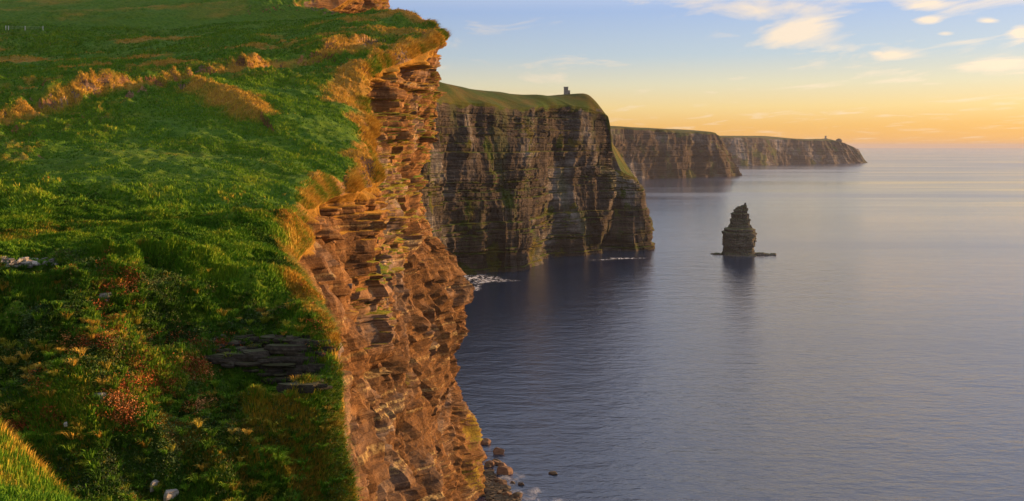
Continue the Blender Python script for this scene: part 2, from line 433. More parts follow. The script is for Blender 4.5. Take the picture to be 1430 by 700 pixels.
# caves and overhang shadows seen in the face
for (u, v, d, r, dep) in [(600,300,300,14,4.5),(541,285,168,3.2,4.5),(507,305,150,2.2,3),(519,508,95,1.0,1.6),(600,405,270,7,5),(553,300,180,2.5,3.5),(508,470,120,4,2.5)]:
    c = np.array(P3(u, v, d)); rr = np.sqrt((X - c[0]) ** 2 * .5 + (Y - c[1]) ** 2 + ((Z - c[2]) * .7) ** 2)
    disp -= dep * np.exp(-(rr / r) ** 2)
nearf = sstep(48, 110, Y)
ledz, _li = strata(Z + 3 * fbm(A / 30, 0, 0, 2, 141), A * 0, 1.0, .0, 9.0, 50, 15)
led_phase = np.mod((Z + 5 * fbm(A / 28, 0, 1, 3, 143)) / 11.0, 1.0)      # 1 just under a ledge lip, falling away above it
disp += (sstep(60, 105, Z)) * 2.4 * ((1 - led_phase) ** .8 - .5) * (.55 + .9 * fbm(A / 16, Z / 16, 0, 2, 145))
disp -= 1.6
disp += sstep(56, 30, Z) * (3.5 * np.exp(-((Y - 372) / 11) ** 2) - 7 * np.exp(-((Y - 338) / 11) ** 2))
for (yc, sl, wd_, dp, zt) in [(118, .30, 2.2, 3.5, 124), (158, .55, 3.2, 5.5, 118), (212, .45, 3.6, 6, 128), (262, .35, 4.0, 6.5, 120), (318, .15, 4.5, 6, 84)]:
    disp -= dp * np.exp(-((Y - yc - sl * (Z - 80) + 5 * fbm(A / 12, Z / 12, yc, 3, 181)) / wd_) ** 2) * sstep(zt + 6, zt - 12, Z)
disp += 4.4 * (ridged((A + 5 * fbm(A / 20, Z / 50, 7, 2, 171)) / 27, Z / 120 + A / 160, 0, 2, 172) - .35) * sstep(70, 130, Y)
disp += 3.0 * fbm(A / 9, Z / 9, 0, 2, 173) * sstep(70, 120, Y)
edge_d = (3.6 * fbm(A[:, :1] / 16, 0, 0, 4, 151) + 1.1 * fbm(A[:, :1] / 2.5, 0, 3, 3, 153)) * (.42 + .58 * sstep(60, 130, Y[:, :1]))
disp *= (.35 + .65 * nearf) * sstep(0, 2.2, down) * (1 - .5 * sstep(300, 380, Y) * 0)
disp = np.where(Z < 3, disp * .6, disp)
FG2 = FG.copy()
disp = disp + edge_d * np.exp(-down / 30)
FG2[..., :2] += N * disp[..., None]
TG[..., :2] += N[:, :1] * (edge_d * np.exp(-dist / 14))[..., None]
FG2[..., 2] += .35 * fbm(A / 3, Z / 2, 5, 3, 121) * sstep(0, 3, down)
# the rim moves with the top of the face
G = np.concatenate([TG[:, :-1], FG2], axis=1)
Nn = normals_of(G); up = np.abs(Nn[..., 2])
grass = np.ones(G.shape[:2])
fz = FG2[..., 2]
gnoise = fbm(X / 6, Y / 6, Z / 6, 4, 131)
gf = sstep(.62, .85, up[:, T1 - 1:] * (.55 + .45 * hard) + .30 * gnoise) * .75
gf = np.maximum(gf, np.exp(-(down / (1.3 + 2.5 * farw + 1.5 * gnoise)) ** 2))
# green tongues on the face
for (u, v, d, ru, rz, am) in [(583,490,215,6,14,1.0),(640,620,375,16,26,.72),(612,330,310,6,10,.9),(575,660,190,4,10,.9),(655,660,368,14,18,.62),(650,370,332,6,12,.8),(560,200,235,5,6,.4)]:
    c = np.array(P3(u, v, d)); gf = np.maximum(gf, am * np.exp(-(((X - c[0]) ** 2 + (Y - c[1]) ** 2) / ru ** 2 + ((Z - c[2]) / rz) ** 2)) * (.75 + .6 * gnoise) * sstep(.15, .5, up[:, T1 - 1:] + .2))
grass[:, T1 - 1:] = gf
# bare ground where the top is steep
steep = 1 - sstep(.45, .68, up[:, :T1 - 1] + .18 * fbm(TG[:, :-1, 0] / 3, TG[:, :-1, 1] / 3, 0, 3, 133))
scz = sstep(-19.5, -17, TG[:, :-1, 0]) * (1 - sstep(-9.6, -9, TG[:, :-1, 0])) * sstep(49.8, 50.6, TG[:, :-1, 1]) * (1 - sstep(52.3, 53, TG[:, :-1, 1]))
grass[:, :T1 - 1] = 1 - .75 * steep * sstep(60, 120, TG[:, :-1, 1])
dryA = np.zeros(G.shape[:2]); dryA[:, :T1 - 1] = dry[:, :-1]
dryA[:, T1 - 1:] = .75 * np.exp(-(down / 7) ** 2) + .42 + .35 * gnoise
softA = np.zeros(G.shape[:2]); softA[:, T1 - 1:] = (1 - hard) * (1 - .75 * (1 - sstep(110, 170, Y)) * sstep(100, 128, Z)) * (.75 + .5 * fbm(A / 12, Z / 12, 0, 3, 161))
M_near = land_material('headland_turf_and_rock', 1.0, rock=((.05, .026, .013), (.21, .105, .038), (.46, .26, .095)), green_rock=.0)
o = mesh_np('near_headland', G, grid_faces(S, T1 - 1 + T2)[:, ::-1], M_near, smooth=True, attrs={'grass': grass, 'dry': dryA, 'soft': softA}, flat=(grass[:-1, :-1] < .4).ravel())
tag(o, kind='structure')
NEAR_TOP = (TG, dist, dry)
print('near', time.time() - T00)

# ================================================================== DARK CLIFF (middle distance)
def build_cliff(name, stations, S, T1, T2, gp, mat, relief, gr, c=.008, esc=1.0):
    g = Ground(gp + [s[1][0] for s in stations], c=c)
    TG, FG, dist = loft(stations, S, T1, T2, g, top_pow=2.2, face_pow=1.0)
    N = horiz_normal(FG, 15); A = arclen(FG)
    disp = relief(FG, A)
    Lt = np.linalg.norm(FG[:, 0] - FG[:, -1], axis=-1)[:, None]
    down = np.linspace(0, 1, T2)[None] * Lt
    disp *= sstep(0, 14, down)
    ed_ = (7 * fbm(A[:, :1] / 45, 0, 0, 4, 217)) * esc
    F2 = FG.copy(); F2[..., :2] += N * (disp + ed_ * np.exp(-down / 60))[..., None]
    TG[..., :2] += N[:, :1] * (ed_ * np.exp(-dist / 40))[..., None]
    zr = (3.0 * fbm(A[:, :1] / 22, 0, 0, 4, 218)) * esc
    F2[..., 2] += zr * np.exp(-down / 15); TG[..., 2] += zr * np.exp(-dist / 15)
    TG[..., 2] += fbm(TG[..., 0] / 40, TG[..., 1] / 40, 0, 4, 201) * 1.5 * sstep(0, 10, dist)
    G = np.concatenate([TG[:, :-1], F2], axis=1)
    up = np.abs(normals_of(G)[..., 2])
    grass = np.ones(G.shape[:2]); dry = np.zeros(G.shape[:2]) + .36 + .3 * fbm(G[..., 0] / 20, G[..., 1] / 20, G[..., 2] / 20, 3, 211)
    tn = fbm(TG[:, :-1, 0] / 14, TG[:, :-1, 1] / 14, TG[:, :-1, 2] / 14, 4, 215)
    grass[:, :T1 - 1] = sstep(.30, .52, up[:, :T1 - 1] + .18 * tn)
    grass[:, T1 - 1:] = gr(FG, A, up[:, T1 - 1:], down)
    o = mesh_np(name, G, grid_faces(S, T1 - 1 + T2)[:, ::-1], mat, smooth=True, attrs={'grass': grass, 'dry': dry}, flat=(grass[:-1, :-1] < .5).ravel())
    tag(o, kind='structure'); return o

def col(e, base, z1=.5, out=.35, mid=None):
    """edge point, base xy -> edge..base list with a slightly hollow face"""
    e = np.array(e, float); b = np.array([base[0], base[1], -6.0])
    pts = [tuple(e)]
    for f, k in ((.22, .30), (.45, .5), (.7, .72), (.9, .92)):
        q = e + (b - e) * (k, k, f); pts.append(tuple(q))
    pts.append(tuple(b)); return pts
def bp(u, v): 
    d = H * F / (v - V0); return ((u - U0) / F * d, d)
ms = []
ms.append(((-420, 620, 0), col((-135, 640, 212), (-112, 640))))
ms.append(((-460, 740, 0), col((-140, 740, 214), (-118, 745))))
ms.append(((-480, 860, 0), col((-112, 860, 205), (-92, 850))))
ms.append(((-480, 960, 0), col(P3(618, 141, 975), bp(632, 391))))
ms.append(((-460, 1040, 0), col(P3(655, 144, 1030), bp(668, 384))))
ms.append(((-440, 1090, 0), col(P3(690, 146, 1060), bp(700, 379))))
ms.append(((-420, 1120, 0), col(P3(716, 151, 1095), bp(728, 381))))
ms.append(((-400, 1160, 0), col(P3(744, 149, 1130), bp(742, 377))))
ms.append(((-390, 1210, 0), col(P3(772, 147, 1180), bp(762, 363))))
ms.append(((-380, 1270, 0), col(P3(805, 150, 1215), bp(800, 357))))
ms.append(((-372, 1320, 0), col(P3(840, 158, 1248), bp(832, 354))))
ms.append(((-370, 1335, 0), col(P3(848, 166, 1256), bp(846, 352.8))))
ms.append(((-368, 1345, 0), col(P3(852, 198, 1259), bp(852, 352))))
ms.append(((-366, 1355, 0), col(P3(854, 234, 1261), bp(858, 351.4))))
ms.append(((-362, 1375, 0), col(P3(868, 240, 1264), bp(882, 350.6))))
ms.append(((-352, 1410, 0), col(P3(886, 246, 1266), bp(899, 349.6))))
ms.append(((-345, 1480, 0), col(P3(893, 252, 1290), bp(909, 347.5))))
ms.append(((-335, 1530, 0), col(P3(884, 244, 1330), (206, 1320))))
ms.append(((-325, 1580, 0), col((150, 1390, 150), (196, 1400))))
ms.append(((-300, 1700, 0), col((130, 1500, 180), (180, 1520))))
ms.append(((-280, 1900, 0), col((100, 1700, 190), (150, 1720))))
gpm = [P3(560,104,1010), P3(625,119,1030), P3(650,123,1085), P3(700,129,1150), P3(760,134,1195), P3(800,135,1245), P3(828,141,1275), P3(840,152,1282),
       P3(844,160,1285), P3(847,176,1290), P3(850,204,1293), P3(851,236,1297), P3(890,252,1340), (-300,700,218), (-450,1000,230), (-400,1400,222), (-100,1500,212), (-280,1900,210), (40,1330,206), (60,1420,204), (60,1600,200),
       P3(874,240,1300), P3(780,140,1190), P3(740,140,1160), (-60,1300,212), (20,1350,210), (100,1330,208), (100,1300,209), (75,1260,209), (122,1310,200), (0,1250,212), (-150,1150,214), (110,1400,203), (128,1345,190)]
def mrelief(FG, A):
    X, Y, Z = FG[..., 0], FG[..., 1], FG[..., 2]
    t = 1 - np.clip(Z / 190, 0, 1)
    w = 14 * fbm(A / 60, Z / 90, 0, 2, 301)
    b1 = (ridged((A + w) / 58, Z / 260, 0, 2, 303) - .3) * 19 * (.3 + .7 * t)
    b2 = ridged((A + w * .9) / 21, Z / 90, 0, 3, 305) * 3.2
    blk, _ = strata(Z, A + w * .3, 2.7, 1.9, 6.5, 13, 31, jit=2.4 * fbm(A / 60, Z / 60, 0, 3, 307))
    blk2, _ = strata(Z, A, .7, .8, 2.2, 6, 33)
    m = sstep(1212, 1236, Y) * sstep(95, 125, X) * sstep(95, 125, Z)
    return (b1 + b2) * (1 - .8 * m) - 5 * m - 20 * np.exp(-(((Y - 1214) / 9) ** 2 + (np.maximum(0, Z - 6) / 14) ** 2)) + (blk + blk2) * (.45 + .9 * sstep(-.4, .5, fbm(A / 55, Z / 28, 4, 3, 311))) + 1.6 * fbm(X / 9, Y / 9, Z / 9, 5, 309, .6)
def mgrass(FG, A, up, down):
    n = fbm(A / 20, FG[..., 2] / 30, 0, 4, 321)
    g = sstep(.60, .9, up + .30 * n) * .7
    g = np.maximum(g, np.exp(-(down / (6 + 14 * n)) ** 2))
    return np.maximum(g, .60 * sstep(.22, .55, n) * sstep(190, 60, FG[..., 2]) if False else np.maximum(g, .58 * sstep(.2, .5, n)))
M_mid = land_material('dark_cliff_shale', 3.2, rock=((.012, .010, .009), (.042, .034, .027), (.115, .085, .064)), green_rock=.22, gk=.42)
build_cliff('dark_cliff', ms, 900, 90, 420, gpm, M_mid, mrelief, mgrass)
print('mid', time.time() - T00)

# ================================================================== FAR HEADLANDS
def far_relief(FG, A):
    Z = FG[..., 2]; t = 1 - np.clip(Z / 200, 0, 1)
    w = 40 * fbm(A / 250, Z / 250, 0, 2, 401)
    return (ridged((A + w) / 190, Z / 500, 0, 2, 403) * 42 * (.3 + .7 * t) + ridged((A + w) / 60, Z / 260, 0, 3, 405) * 16
            + strata(Z, A, 4, 3, 14, 40, 41)[0] + 5 * fbm(A / 25, Z / 25, 0, 4, 407))
def far_grass(FG, A, up, down):
    n = fbm(A / 90, FG[..., 2] / 70, 0, 4, 421)
    return np.maximum(np.exp(-(down / (14 + 10 * n)) ** 2), .75 * sstep(.05, .45, n) * sstep(0, .5, 1 - FG[..., 2] / 230 + .3))
def far_col(e, base, k1=.35): return col(e, base)
f1 = []
f1.append(((-900, 2500, 0), col((60, 2500, 200), (110, 2500))))
f1.append(((-900, 3000, 0), col((250, 3050, 205), (310, 3050))))
f1.append(((-900, 3500, 0), col(P3(815, 176, 3600), (350, 3560))))
f1.append(((-850, 3900, 0), col(P3(852, 177.5, 3880), bp(858, 252))))
f1.append(((-800, 4150, 0), col(P3(898, 180, 4000), bp(900, 250.5))))
f1.append(((-750, 4350, 0), col(P3(940, 182.5, 4120), bp(945, 248.8))))
f1.append(((-700, 4550, 0), col(P3(978, 184.5, 4220), bp(985, 247.3))))
f1.append(((-650, 4700, 0), col(P3(999, 185.5, 4300), bp(1018, 246))))
f1.append(((-600, 4850, 0), col((1000, 4500, 200), (1090, 4420))))
f1.append(((-600, 5100, 0), col((960, 4900, 190), (1020, 4900))))
f1.append(((-600, 5600, 0), col((900, 5600, 190), (960, 5600))))
g1 = [P3(852,176,4150), P3(900,178.5,4300), P3(950,181,4450), P3(995,184,4420), (-500,4500,225), (-800,3500,225), (0,3000,212), (300,4600,228), (500,5000,228)]
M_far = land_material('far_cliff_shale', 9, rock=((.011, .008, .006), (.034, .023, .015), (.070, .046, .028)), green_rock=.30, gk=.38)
build_cliff('far_cliff', f1, 420, 40, 120, g1, M_far, far_relief, far_grass)
f2 = []
f2.append(((0, 5900, 0), col((1000, 6000, 200), (1080, 5950))))
f2.append(((200, 6300, 0), col((1400, 6350, 205), (1460, 6250))))
f2.append(((400, 6700, 0), col(P3(1008, 192, 6600), bp(1006, 231.8))))
f2.append(((500, 7000, 0), col(P3(1045, 191.5, 6850), bp(1048, 231.4))))
f2.append(((600, 7200, 0), col(P3(1085, 194, 7100), bp(1092, 230.2))))
f2.append(((700, 7400, 0), col(P3(1130, 195.3, 7280), bp(1136, 229.3))))
f2.append(((800, 7600, 0), col(P3(1156, 195.5, 7380), bp(1170, 228.6))))
f2.append(((900, 7750, 0), col(P3(1176, 199, 7460), bp(1196, 228.0))))
f2.append(((1000, 7900, 0), col(P3(1191, 207, 7560), bp(1205, 227.6))))
f2.append(((1050, 8050, 0), col((2840, 7800, 110), (3010, 7760))))
f2.append(((1100, 8400, 0), col((2500, 8200, 150), (2700, 8200))))
g2 = [P3(1045,190.5,7100), P3(1072,190.3,7300), P3(1090,193,7350), P3(1130,194.6,7500), P3(1160,195.2,7560), P3(1178,198,7600), P3(1010,191,6800), (900,7200,220), (1200,8000,222), (1800,7800,215)]
build_cliff('distant_headland', f2, 380, 36, 90, g2, M_far, far_relief, far_grass)
print('far', time.time() - T00)

# ================================================================== SEA
s = NT('sea_water'); p = s.pos()
vy = s.n('ShaderNodeVectorMath', operation='LENGTH'); s.l(p, vy.inputs[0])
distm = vy.outputs['Value']
w1 = s.noise(s.mapping(p, (.10, .22, 1), rot=(0, 0, .12)), 1.0, 3, .55, .4)
w2 = s.noise(s.mapping(p, (.42, .75, 1), rot=(0, 0, -.25)), 1.0, 4, .6, .3)
w3 = s.noise(s.mapping(p, (.03, .055, 1), rot=(0, 0, .3)), 1.0, 2, .5)
hgt = s.m2('ADD', s.m2('MULTIPLY', w1, 1.0), s.m2('ADD', s.m2('MULTIPLY', w2, .38), s.m2('MULTIPLY', w3, 1.6)))
bd = s.n('ShaderNodeBump'); s.l(hgt, bd.inputs['Height'])
bd.inputs['Distance'].default_value = 1.0
slick = s.noise(s.mapping(p, (.00035, .0022, 1), rot=(0, 0, -.06)), 1.0, 4, .6)
s.l(s.mr(distm, 300, 3000, .70, .05), bd.inputs['Strength'])
rg = s.m2('ADD', s.mr(distm, 300, 5000, .12, .20), s.mr(slick, .42, .62, -.05, .07))
M_sea = s.done((.008, .022, .055), rg, bd.outputs[0], .5, **{'IOR': 1.85})
R = 70000.0
sea_v = []
rad = [0.0, 200, 500, 1000, 2500, 6000, 15000, 35000, R]
nseg = 72
vv = [(0, 800, 0)]
for r in rad[1:]:
    for k in range(nseg): vv.append((r * math.cos(2 * math.pi * k / nseg), 800 + r * math.sin(2 * math.pi * k / nseg), 0))
ff = []
for k in range(nseg): ff.append((0, 1 + k, 1 + (k + 1) % nseg))
me = bpy.data.meshes.new('sea')
for j in range(len(rad) - 2):
    for k in range(nseg):
        a = 1 + j * nseg + k; b = 1 + j * nseg + (k + 1) % nseg
        ff.append((a, a + nseg, b + nseg, b))
me.from_pydata(vv, [], ff); me.materials.append(M_sea)
o = bpy.data.objects.new('sea', me); COL.objects.link(o); tag(o, kind='structure')

# ================================================================== SEA STACK
def pnoise1(a, b, c, sc_, seed, octv=4): return fbm(np.asarray(a) / sc_, np.asarray(b) / sc_, np.asarray(c) / sc_, octv, seed, .6)
def empty(name, loc, rz=0):
    o = bpy.data.objects.new(name, None); COL.objects.link(o); o.location = loc; o.rotation_euler.z = rz
    o.empty_display_size = 1; return o
D_ST = 1166.0; PXM = D_ST / F
prof = [(360,1013.5,1058.5),(354,1014.5,1057.2),(353.5,1015.5,1056),(345,1015.5,1055.5),(344.5,1014.5,1057),(336,1015.5,1057.6),(335.5,1014.6,1058.4),(328,1014.4,1058.2),(325.5,1014.2,1057.4),(325,1016.8,1057),(320.6,1017.2,1057),(320,1021.5,1053),
        (315.5,1022.5,1052),(315,1024.5,1050.6),(306,1026.2,1049.6),(305.5,1027.2,1048.4),(298.6,1027,1048.2),(298,1029.4,1048),(294.2,1031,1047.8),(293.8,1033,1047.6),(289.6,1034.4,1047.4),(289.2,1039.5,1047.2),(287.6,1041,1047),(287.2,1043.4,1046.8),(284.8,1044.2,1046.4)]
zs = np.array([H + (V0 - v) * PXM for v, a, b in prof]); lf = np.array([(a - U0) * PXM for v, a, b in prof]); rt = np.array([(b - U0) * PXM for v, a, b in prof])
nz, na = 190, 220
zz = np.linspace(-5, zs[-1], nz); L_ = np.interp(zz, zs, lf); R_ = np.interp(zz, zs, rt)
cx = (L_ + R_) / 2; rx = (R_ - L_) / 2
th = np.linspace(0, 2 * math.pi, na, endpoint=False)
ZZ = zz[:, None] * np.ones((1, na)); TH = th[None] * np.ones((nz, 1))
sq = (np.abs(np.cos(TH)) ** 3.2 + np.abs(np.sin(TH)) ** 3.2) ** (-1 / 3.2)
ry = np.maximum(rx * .95, 1.2)
# block joints: corner columns and beds
bl, bi = strata(ZZ, TH * 20, .9, .8, 2.0, 4.5, 61); bl2, _ = strata(ZZ, TH * 20, .3, .5, .8, 2.2, 63)
Xs = cx[:, None] + np.cos(TH) * rx[:, None] * sq; Ys = D_ST + 16 + np.sin(TH) * ry[:, None] * sq
dd = (bl + bl2) * 1.15 + 1.8 * pnoise1(Xs, Ys, ZZ, 7, 65) + 1.2 * ridged(TH * 20 / 5, ZZ / 30, 0, 3, 66) - .8
dd *= np.minimum(1, rx / 5.5)[:, None]
Xs += np.cos(TH) * dd; Ys += np.sin(TH) * dd
V = np.stack([Xs, Ys, ZZ], -1)
fa = []
idx = np.arange(nz - 1)[:, None] * na + np.arange(na)[None]; nx = np.arange(nz - 1)[:, None] * na + (np.arange(na)[None] + 1) % na
fq = np.stack([idx, nx, nx + na, idx + na], -1).reshape(-1, 4)
Vf = V.reshape(-1, 3); ctop = len(Vf); Vf = np.vstack([Vf, [cx[-1], D_ST + 16, zz[-1] + .8]])
top = np.array([[(nz - 1) * na + k, (nz - 1) * na + (k + 1) % na, ctop, ctop] for k in range(na)])
def rock_mat(name, k, cols, green=.2, lay=.8):
    s = NT(name); p = s.pos()
    a = s.noise(s.mapping(p, (.12 / k, .12 / k, lay / k)), 1.0, 5, .65); b = s.noise(p, 1.5 / k, 6, .7); g = s.noise(p, .12 / k, 5, .6)
    c = s.ramp(s.m2('ADD', s.m2('MULTIPLY', a, .55), s.m2('MULTIPLY', b, .45)), [(.3, cols[0]), (.5, cols[1]), (.7, cols[2])])
    up = s.n('ShaderNodeSeparateXYZ'); s.l(s.n('ShaderNodeNewGeometry').outputs['Normal'], up.inputs[0])
    c = s.mix(s.m2('MULTIPLY', s.mr(s.m2('ADD', up.outputs[2], g), .95, 1.2), green * 4, True), c, (.055, .07, .022))
    return s.done(c, .92, s.bump(b, .7, .4 * k), .2)
M_stack = rock_mat('sea_stack_sandstone', 2.0, ((.045, .04, .032), (.12, .105, .085), (.22, .195, .16)), .2, 1.2)
root = empty('sea_stack', (cx[0], D_ST + 16, 0))
tag(root, 'tall pointed grey sea stack standing alone in the open water', 'sea stack')
def child_mesh(name, V, Fc, mat, root, smooth=False):
    V = np.asarray(V, float) - np.array(root.location); return mesh_np(name, V, Fc, mat, root, smooth)
tri = top[:, :3]
rb = child_mesh('rock_body', Vf, np.vstack([fq]), M_stack, root, False)
# cap
child_mesh('rock_tip', np.vstack([Vf[(nz - 1) * na:], ])[:, :], np.array([[k, (k + 1) % na, na] for k in range(na)]), M_stack, root)
def slab_poly(cx_, cy, rx_, ry_, z0, z1, seed, n=60, rings=7):
    th = np.linspace(0, 2 * math.pi, n, endpoint=False); r_ = 1 + .35 * fbm(np.cos(th) * 2.2, np.sin(th) * 2.2, seed, 4, seed)
    out = [];
    fr = [0, .35, .7, 1, 1, .75, .4]; hh = [-1, 0, .35, .6, 1, 1, 1]
    prof_ = [(1.08, z0), (1.03, z0 + (z1 - z0) * .35), (.98, z0 + (z1 - z0) * .8), (.9, z1), (.6, z1 + .15), (.3, z1 + .25)]
    V = []
    for k, z in prof_:
        nn = 1 + .05 * fbm(np.cos(th) * 5, np.sin(th) * 5, z * 2, 3, seed + 4)
        V.append(np.stack([cx_ + np.cos(th) * rx_ * r_ * k * nn, cy + np.sin(th) * ry_ * r_ * k * nn, z + .25 * (z1 - z0) * fbm(np.cos(th) * 3 * k, np.sin(th) * 3 * k, seed, 3, seed + 8)], -1))
    m = len(V); V = np.concatenate(V); F_ = []
    for j in range(m - 1):
        for i in range(n): F_.append((j * n + i, j * n + (i + 1) % n, (j + 1) * n + (i + 1) % n, (j + 1) * n + i))
    V = np.vstack([V, [[cx_, cy, z1 + .25]]]); 
    for i in range(n): F_.append(((m - 1) * n + i, (m - 1) * n + (i + 1) % n, len(V) - 1, len(V) - 1))
    return V, F_
def merge(parts):
    V, F_, o = [], [], 0
    for v, f in parts:
        V.append(v); F_ += [tuple(i + o for i in q) for q in f]; o += len(v)
    return np.vstack(V), F_
def poly_mesh(name, V, F_, mat, parent=None, smooth=False):
    me = bpy.data.meshes.new(name)
    F_ = [tuple(dict.fromkeys(q)) for q in F_]
    V = np.asarray(V, float)
    if parent is not None: V = V - np.array(parent.location)
    me.from_pydata([tuple(v) for v in V], [], F_); me.validate(); me.materials.append(mat)
    if smooth: me.polygons.foreach_set('use_smooth', [True] * len(me.polygons))
    o = bpy.data.objects.new(name, me); COL.objects.link(o)
    if parent is not None: o.parent = parent
    return o
def uX(u, d=D_ST): return (u - U0) / F * d
ledge = []
for (u, dy, rx_, ry_, z1, sd) in [(1064,14,9,7,2.6,1),(1071,12,6,5,1.8,2),(1077,10,6,4,1.3,3),(1083,12,5,4,1.9,4),(1008,20,7,6,1.5,5),(1002,24,3.5,3,.7,6),(1036,2,20,6,1.6,7)]:
    ledge.append(slab_poly(uX(u), D_ST + dy, rx_, ry_, -3, z1, sd))
poly_mesh('rock_ledge', *merge(ledge), M_stack, root)

# small pinnacle beside the dark cliff's foot (the needle seen against the water)
def pinnacle(x, y, h, r, seed, name, label, mat):
    n, m = 36, 40; th = np.linspace(0, 2 * math.pi, n, endpoint=False); V = []
    for j in range(m):
        z = -4 + (h + 4) * j / (m - 1); k = (1 - (j / (m - 1)) ** 2.2) * .75 + .22
        rr = r * k * (1 + .35 * fbm(np.cos(th) * 1.5, np.sin(th) * 1.5, z / 5, 4, seed))
        V.append(np.stack([x + np.cos(th) * rr, y + np.sin(th) * rr, np.full(n, z)], -1))
    V = np.concatenate(V); F_ = [(j * n + i, j * n + (i + 1) % n, (j + 1) * n + (i + 1) % n, (j + 1) * n + i) for j in range(m - 1) for i in range(n)]
    F_.append(tuple((m - 1) * n + i for i in range(n)))
    o = poly_mesh(name, V, F_, mat); tag(o, label, 'rock pillar'); return o
M_dark = rock_mat('wet_dark_rock', 1.5, ((.02, .018, .015), (.07, .058, .046), (.14, .115, .09)), .1)
M_bould = rock_mat('shore_boulder_rock', .8, ((.06, .035, .022), (.16, .095, .06), (.26, .165, .105)), .04)
M_dwet = rock_mat('wet_shore_rock', .8, ((.03, .024, .018), (.085, .06, .045), (.17, .12, .085)), .06)
pinnacle(uX(901, 1275), 1275, 66, 5, 71, 'rock_pillar', 'slender dark rock needle beside the seaward end of the dark cliff', M_dark)

# ================================================================== SHORE BOULDERS
def boulder(x, y, z, r, seed, sq=.75, name='boulder', mat=None, n=26):
    th = np.linspace(0, 2 * math.pi, n, endpoint=False); V = []
    ph = np.linspace(-1.45, 1.45, 15)
    rr_ = np.random.default_rng(seed)
    planes = rr_.normal(size=(13, 3)); planes /= np.linalg.norm(planes, axis=1, keepdims=True); off = rr_.uniform(.62, .95, 13)
    for p_ in ph:
        dvec = np.stack([np.cos(th) * math.cos(p_), np.sin(th) * math.cos(p_), np.full(n, math.sin(p_))], -1)
        dt = dvec @ planes.T; lim = np.where(dt > .05, off / np.maximum(dt, .05), 9).min(1)
        k = np.minimum(1.05, lim) * (1 + .10 * fbm(dvec[:, 0] * 2.5, dvec[:, 1] * 2.5, dvec[:, 2] * 2.5, 4, seed))
        V.append(dvec * k[:, None])
    V = np.concatenate(V) * (1, 1, sq); m = len(ph)
    a = rr_.uniform(0, 6.28); R2 = np.array([[math.cos(a), -math.sin(a), 0], [math.sin(a), math.cos(a), 0], [0, 0, 1]]); V = V @ R2.T * r * np.array((1.15, .9, 1))
    F_ = [(j * n + i, j * n + (i + 1) % n, (j + 1) * n + (i + 1) % n, (j + 1) * n + i) for j in range(m - 1) for i in range(n)]
    F_.append(tuple((m - 1) * n + i for i in range(n))); F_.append(tuple(reversed(range(n))))
    me = bpy.data.meshes.new(name); me.from_pydata([tuple(v) for v in V], [], F_); me.materials.append(mat)
    o = bpy.data.objects.new(name, me); COL.objects.link(o); o.location = (x, y, z); return o
for i, (u, v, px, lab) in enumerate([
        (678, 620, 15, 'brown boulder nearest the cliff, farthest up the shore'),
        (697, 633, 17, 'orange lit round boulder standing alone in the shallows'),
        (684, 650, 13, 'brown boulder hard against the foot of the green spur'),
        (704, 661, 21, 'largest orange boulder at the edge of the stony beach'),
        (773, 662, 12, 'small flat rock alone in the water well off the beach'),
        (716, 675, 6, 'tiny dark rock just off the beach, nearer the big orange boulder'),
        (728, 677, 8, 'small dark rock just off the beach, farther out of the close pair'),
        (670, 634, 13, 'boulder wedged between the cliff foot and the round orange boulder')]):
    d = H * F / (v - V0); r = px / 2 / F * d
    b = boulder((u - U0) / F * d, d, r * .18, r, 500 + i, .8 if v != 662 else .45, mat=M_bould if i in (1, 2, 3, 0) else M_dwet)
    tag(b, lab, 'boulder', 'boulders along the shore')
rb2 = np.random.default_rng(88)
for i in range(16):
    v = rb2.uniform(640, 700); u = 676 + (v - 640) * .62 + rb2.uniform(-4, 26); d = H * F / (v - V0); r = rb2.uniform(1.0, 2.3)
    b = boulder((u - U0) / F * d, d, r * .25, r, 600 + i, rb2.uniform(.55, .85), mat=M_dwet if i % 3 else M_bould)
    tag(b, 'small wet boulder among the stones along the narrow beach', 'boulder', 'small boulders on the narrow beach')
# stony beach
beach = []
rg_ = np.random.default_rng(77)
for i in range(900):
    t = rg_.uniform(0, 1) ** .8
    v = 655 + 95 * t; d = H * F / (v - V0)
    u = 672 + 22 * t + rg_.uniform(0, 1) ** 1.3 * (12 + 62 * t)
    sz = rg_.uniform(.25, 1.0) ** 1.6 * 1.9 + .2
    x, y = (u - U0) / F * d, d
    n = 9; V = []
    base = rg_.normal(size=(12, 3)); base /= np.linalg.norm(base, axis=1, keepdims=True); base *= sz * rg_.uniform(.7, 1.05, (12, 1)) * np.array([1.3, .9, .5])
    from mathutils.geometry import box_fit_2d
    beach.append((base + (x, y, sz * .15)))
import bmesh
def hull_mesh(clouds, name, mat):
    bm = bmesh.new()
    for c in clouds:
        vs = [bm.verts.new(tuple(q)) for q in c]
        r = bmesh.ops.convex_hull(bm, input=vs)
        bad = [e for e in r['geom_interior'] if isinstance(e, bmesh.types.BMVert)]
        if bad: bmesh.ops.delete(bm, geom=bad, context='VERTS')
    me = bpy.data.meshes.new(name); bm.to_mesh(me); bm.free(); me.materials.append(mat)
    o = bpy.data.objects.new(name, me); COL.objects.link(o); return o
o = hull_mesh(beach, 'beach_stones', M_dwet); tag(o, 'dark wet stones heaped along the shore under the near cliff', 'beach stones', kind='stuff')

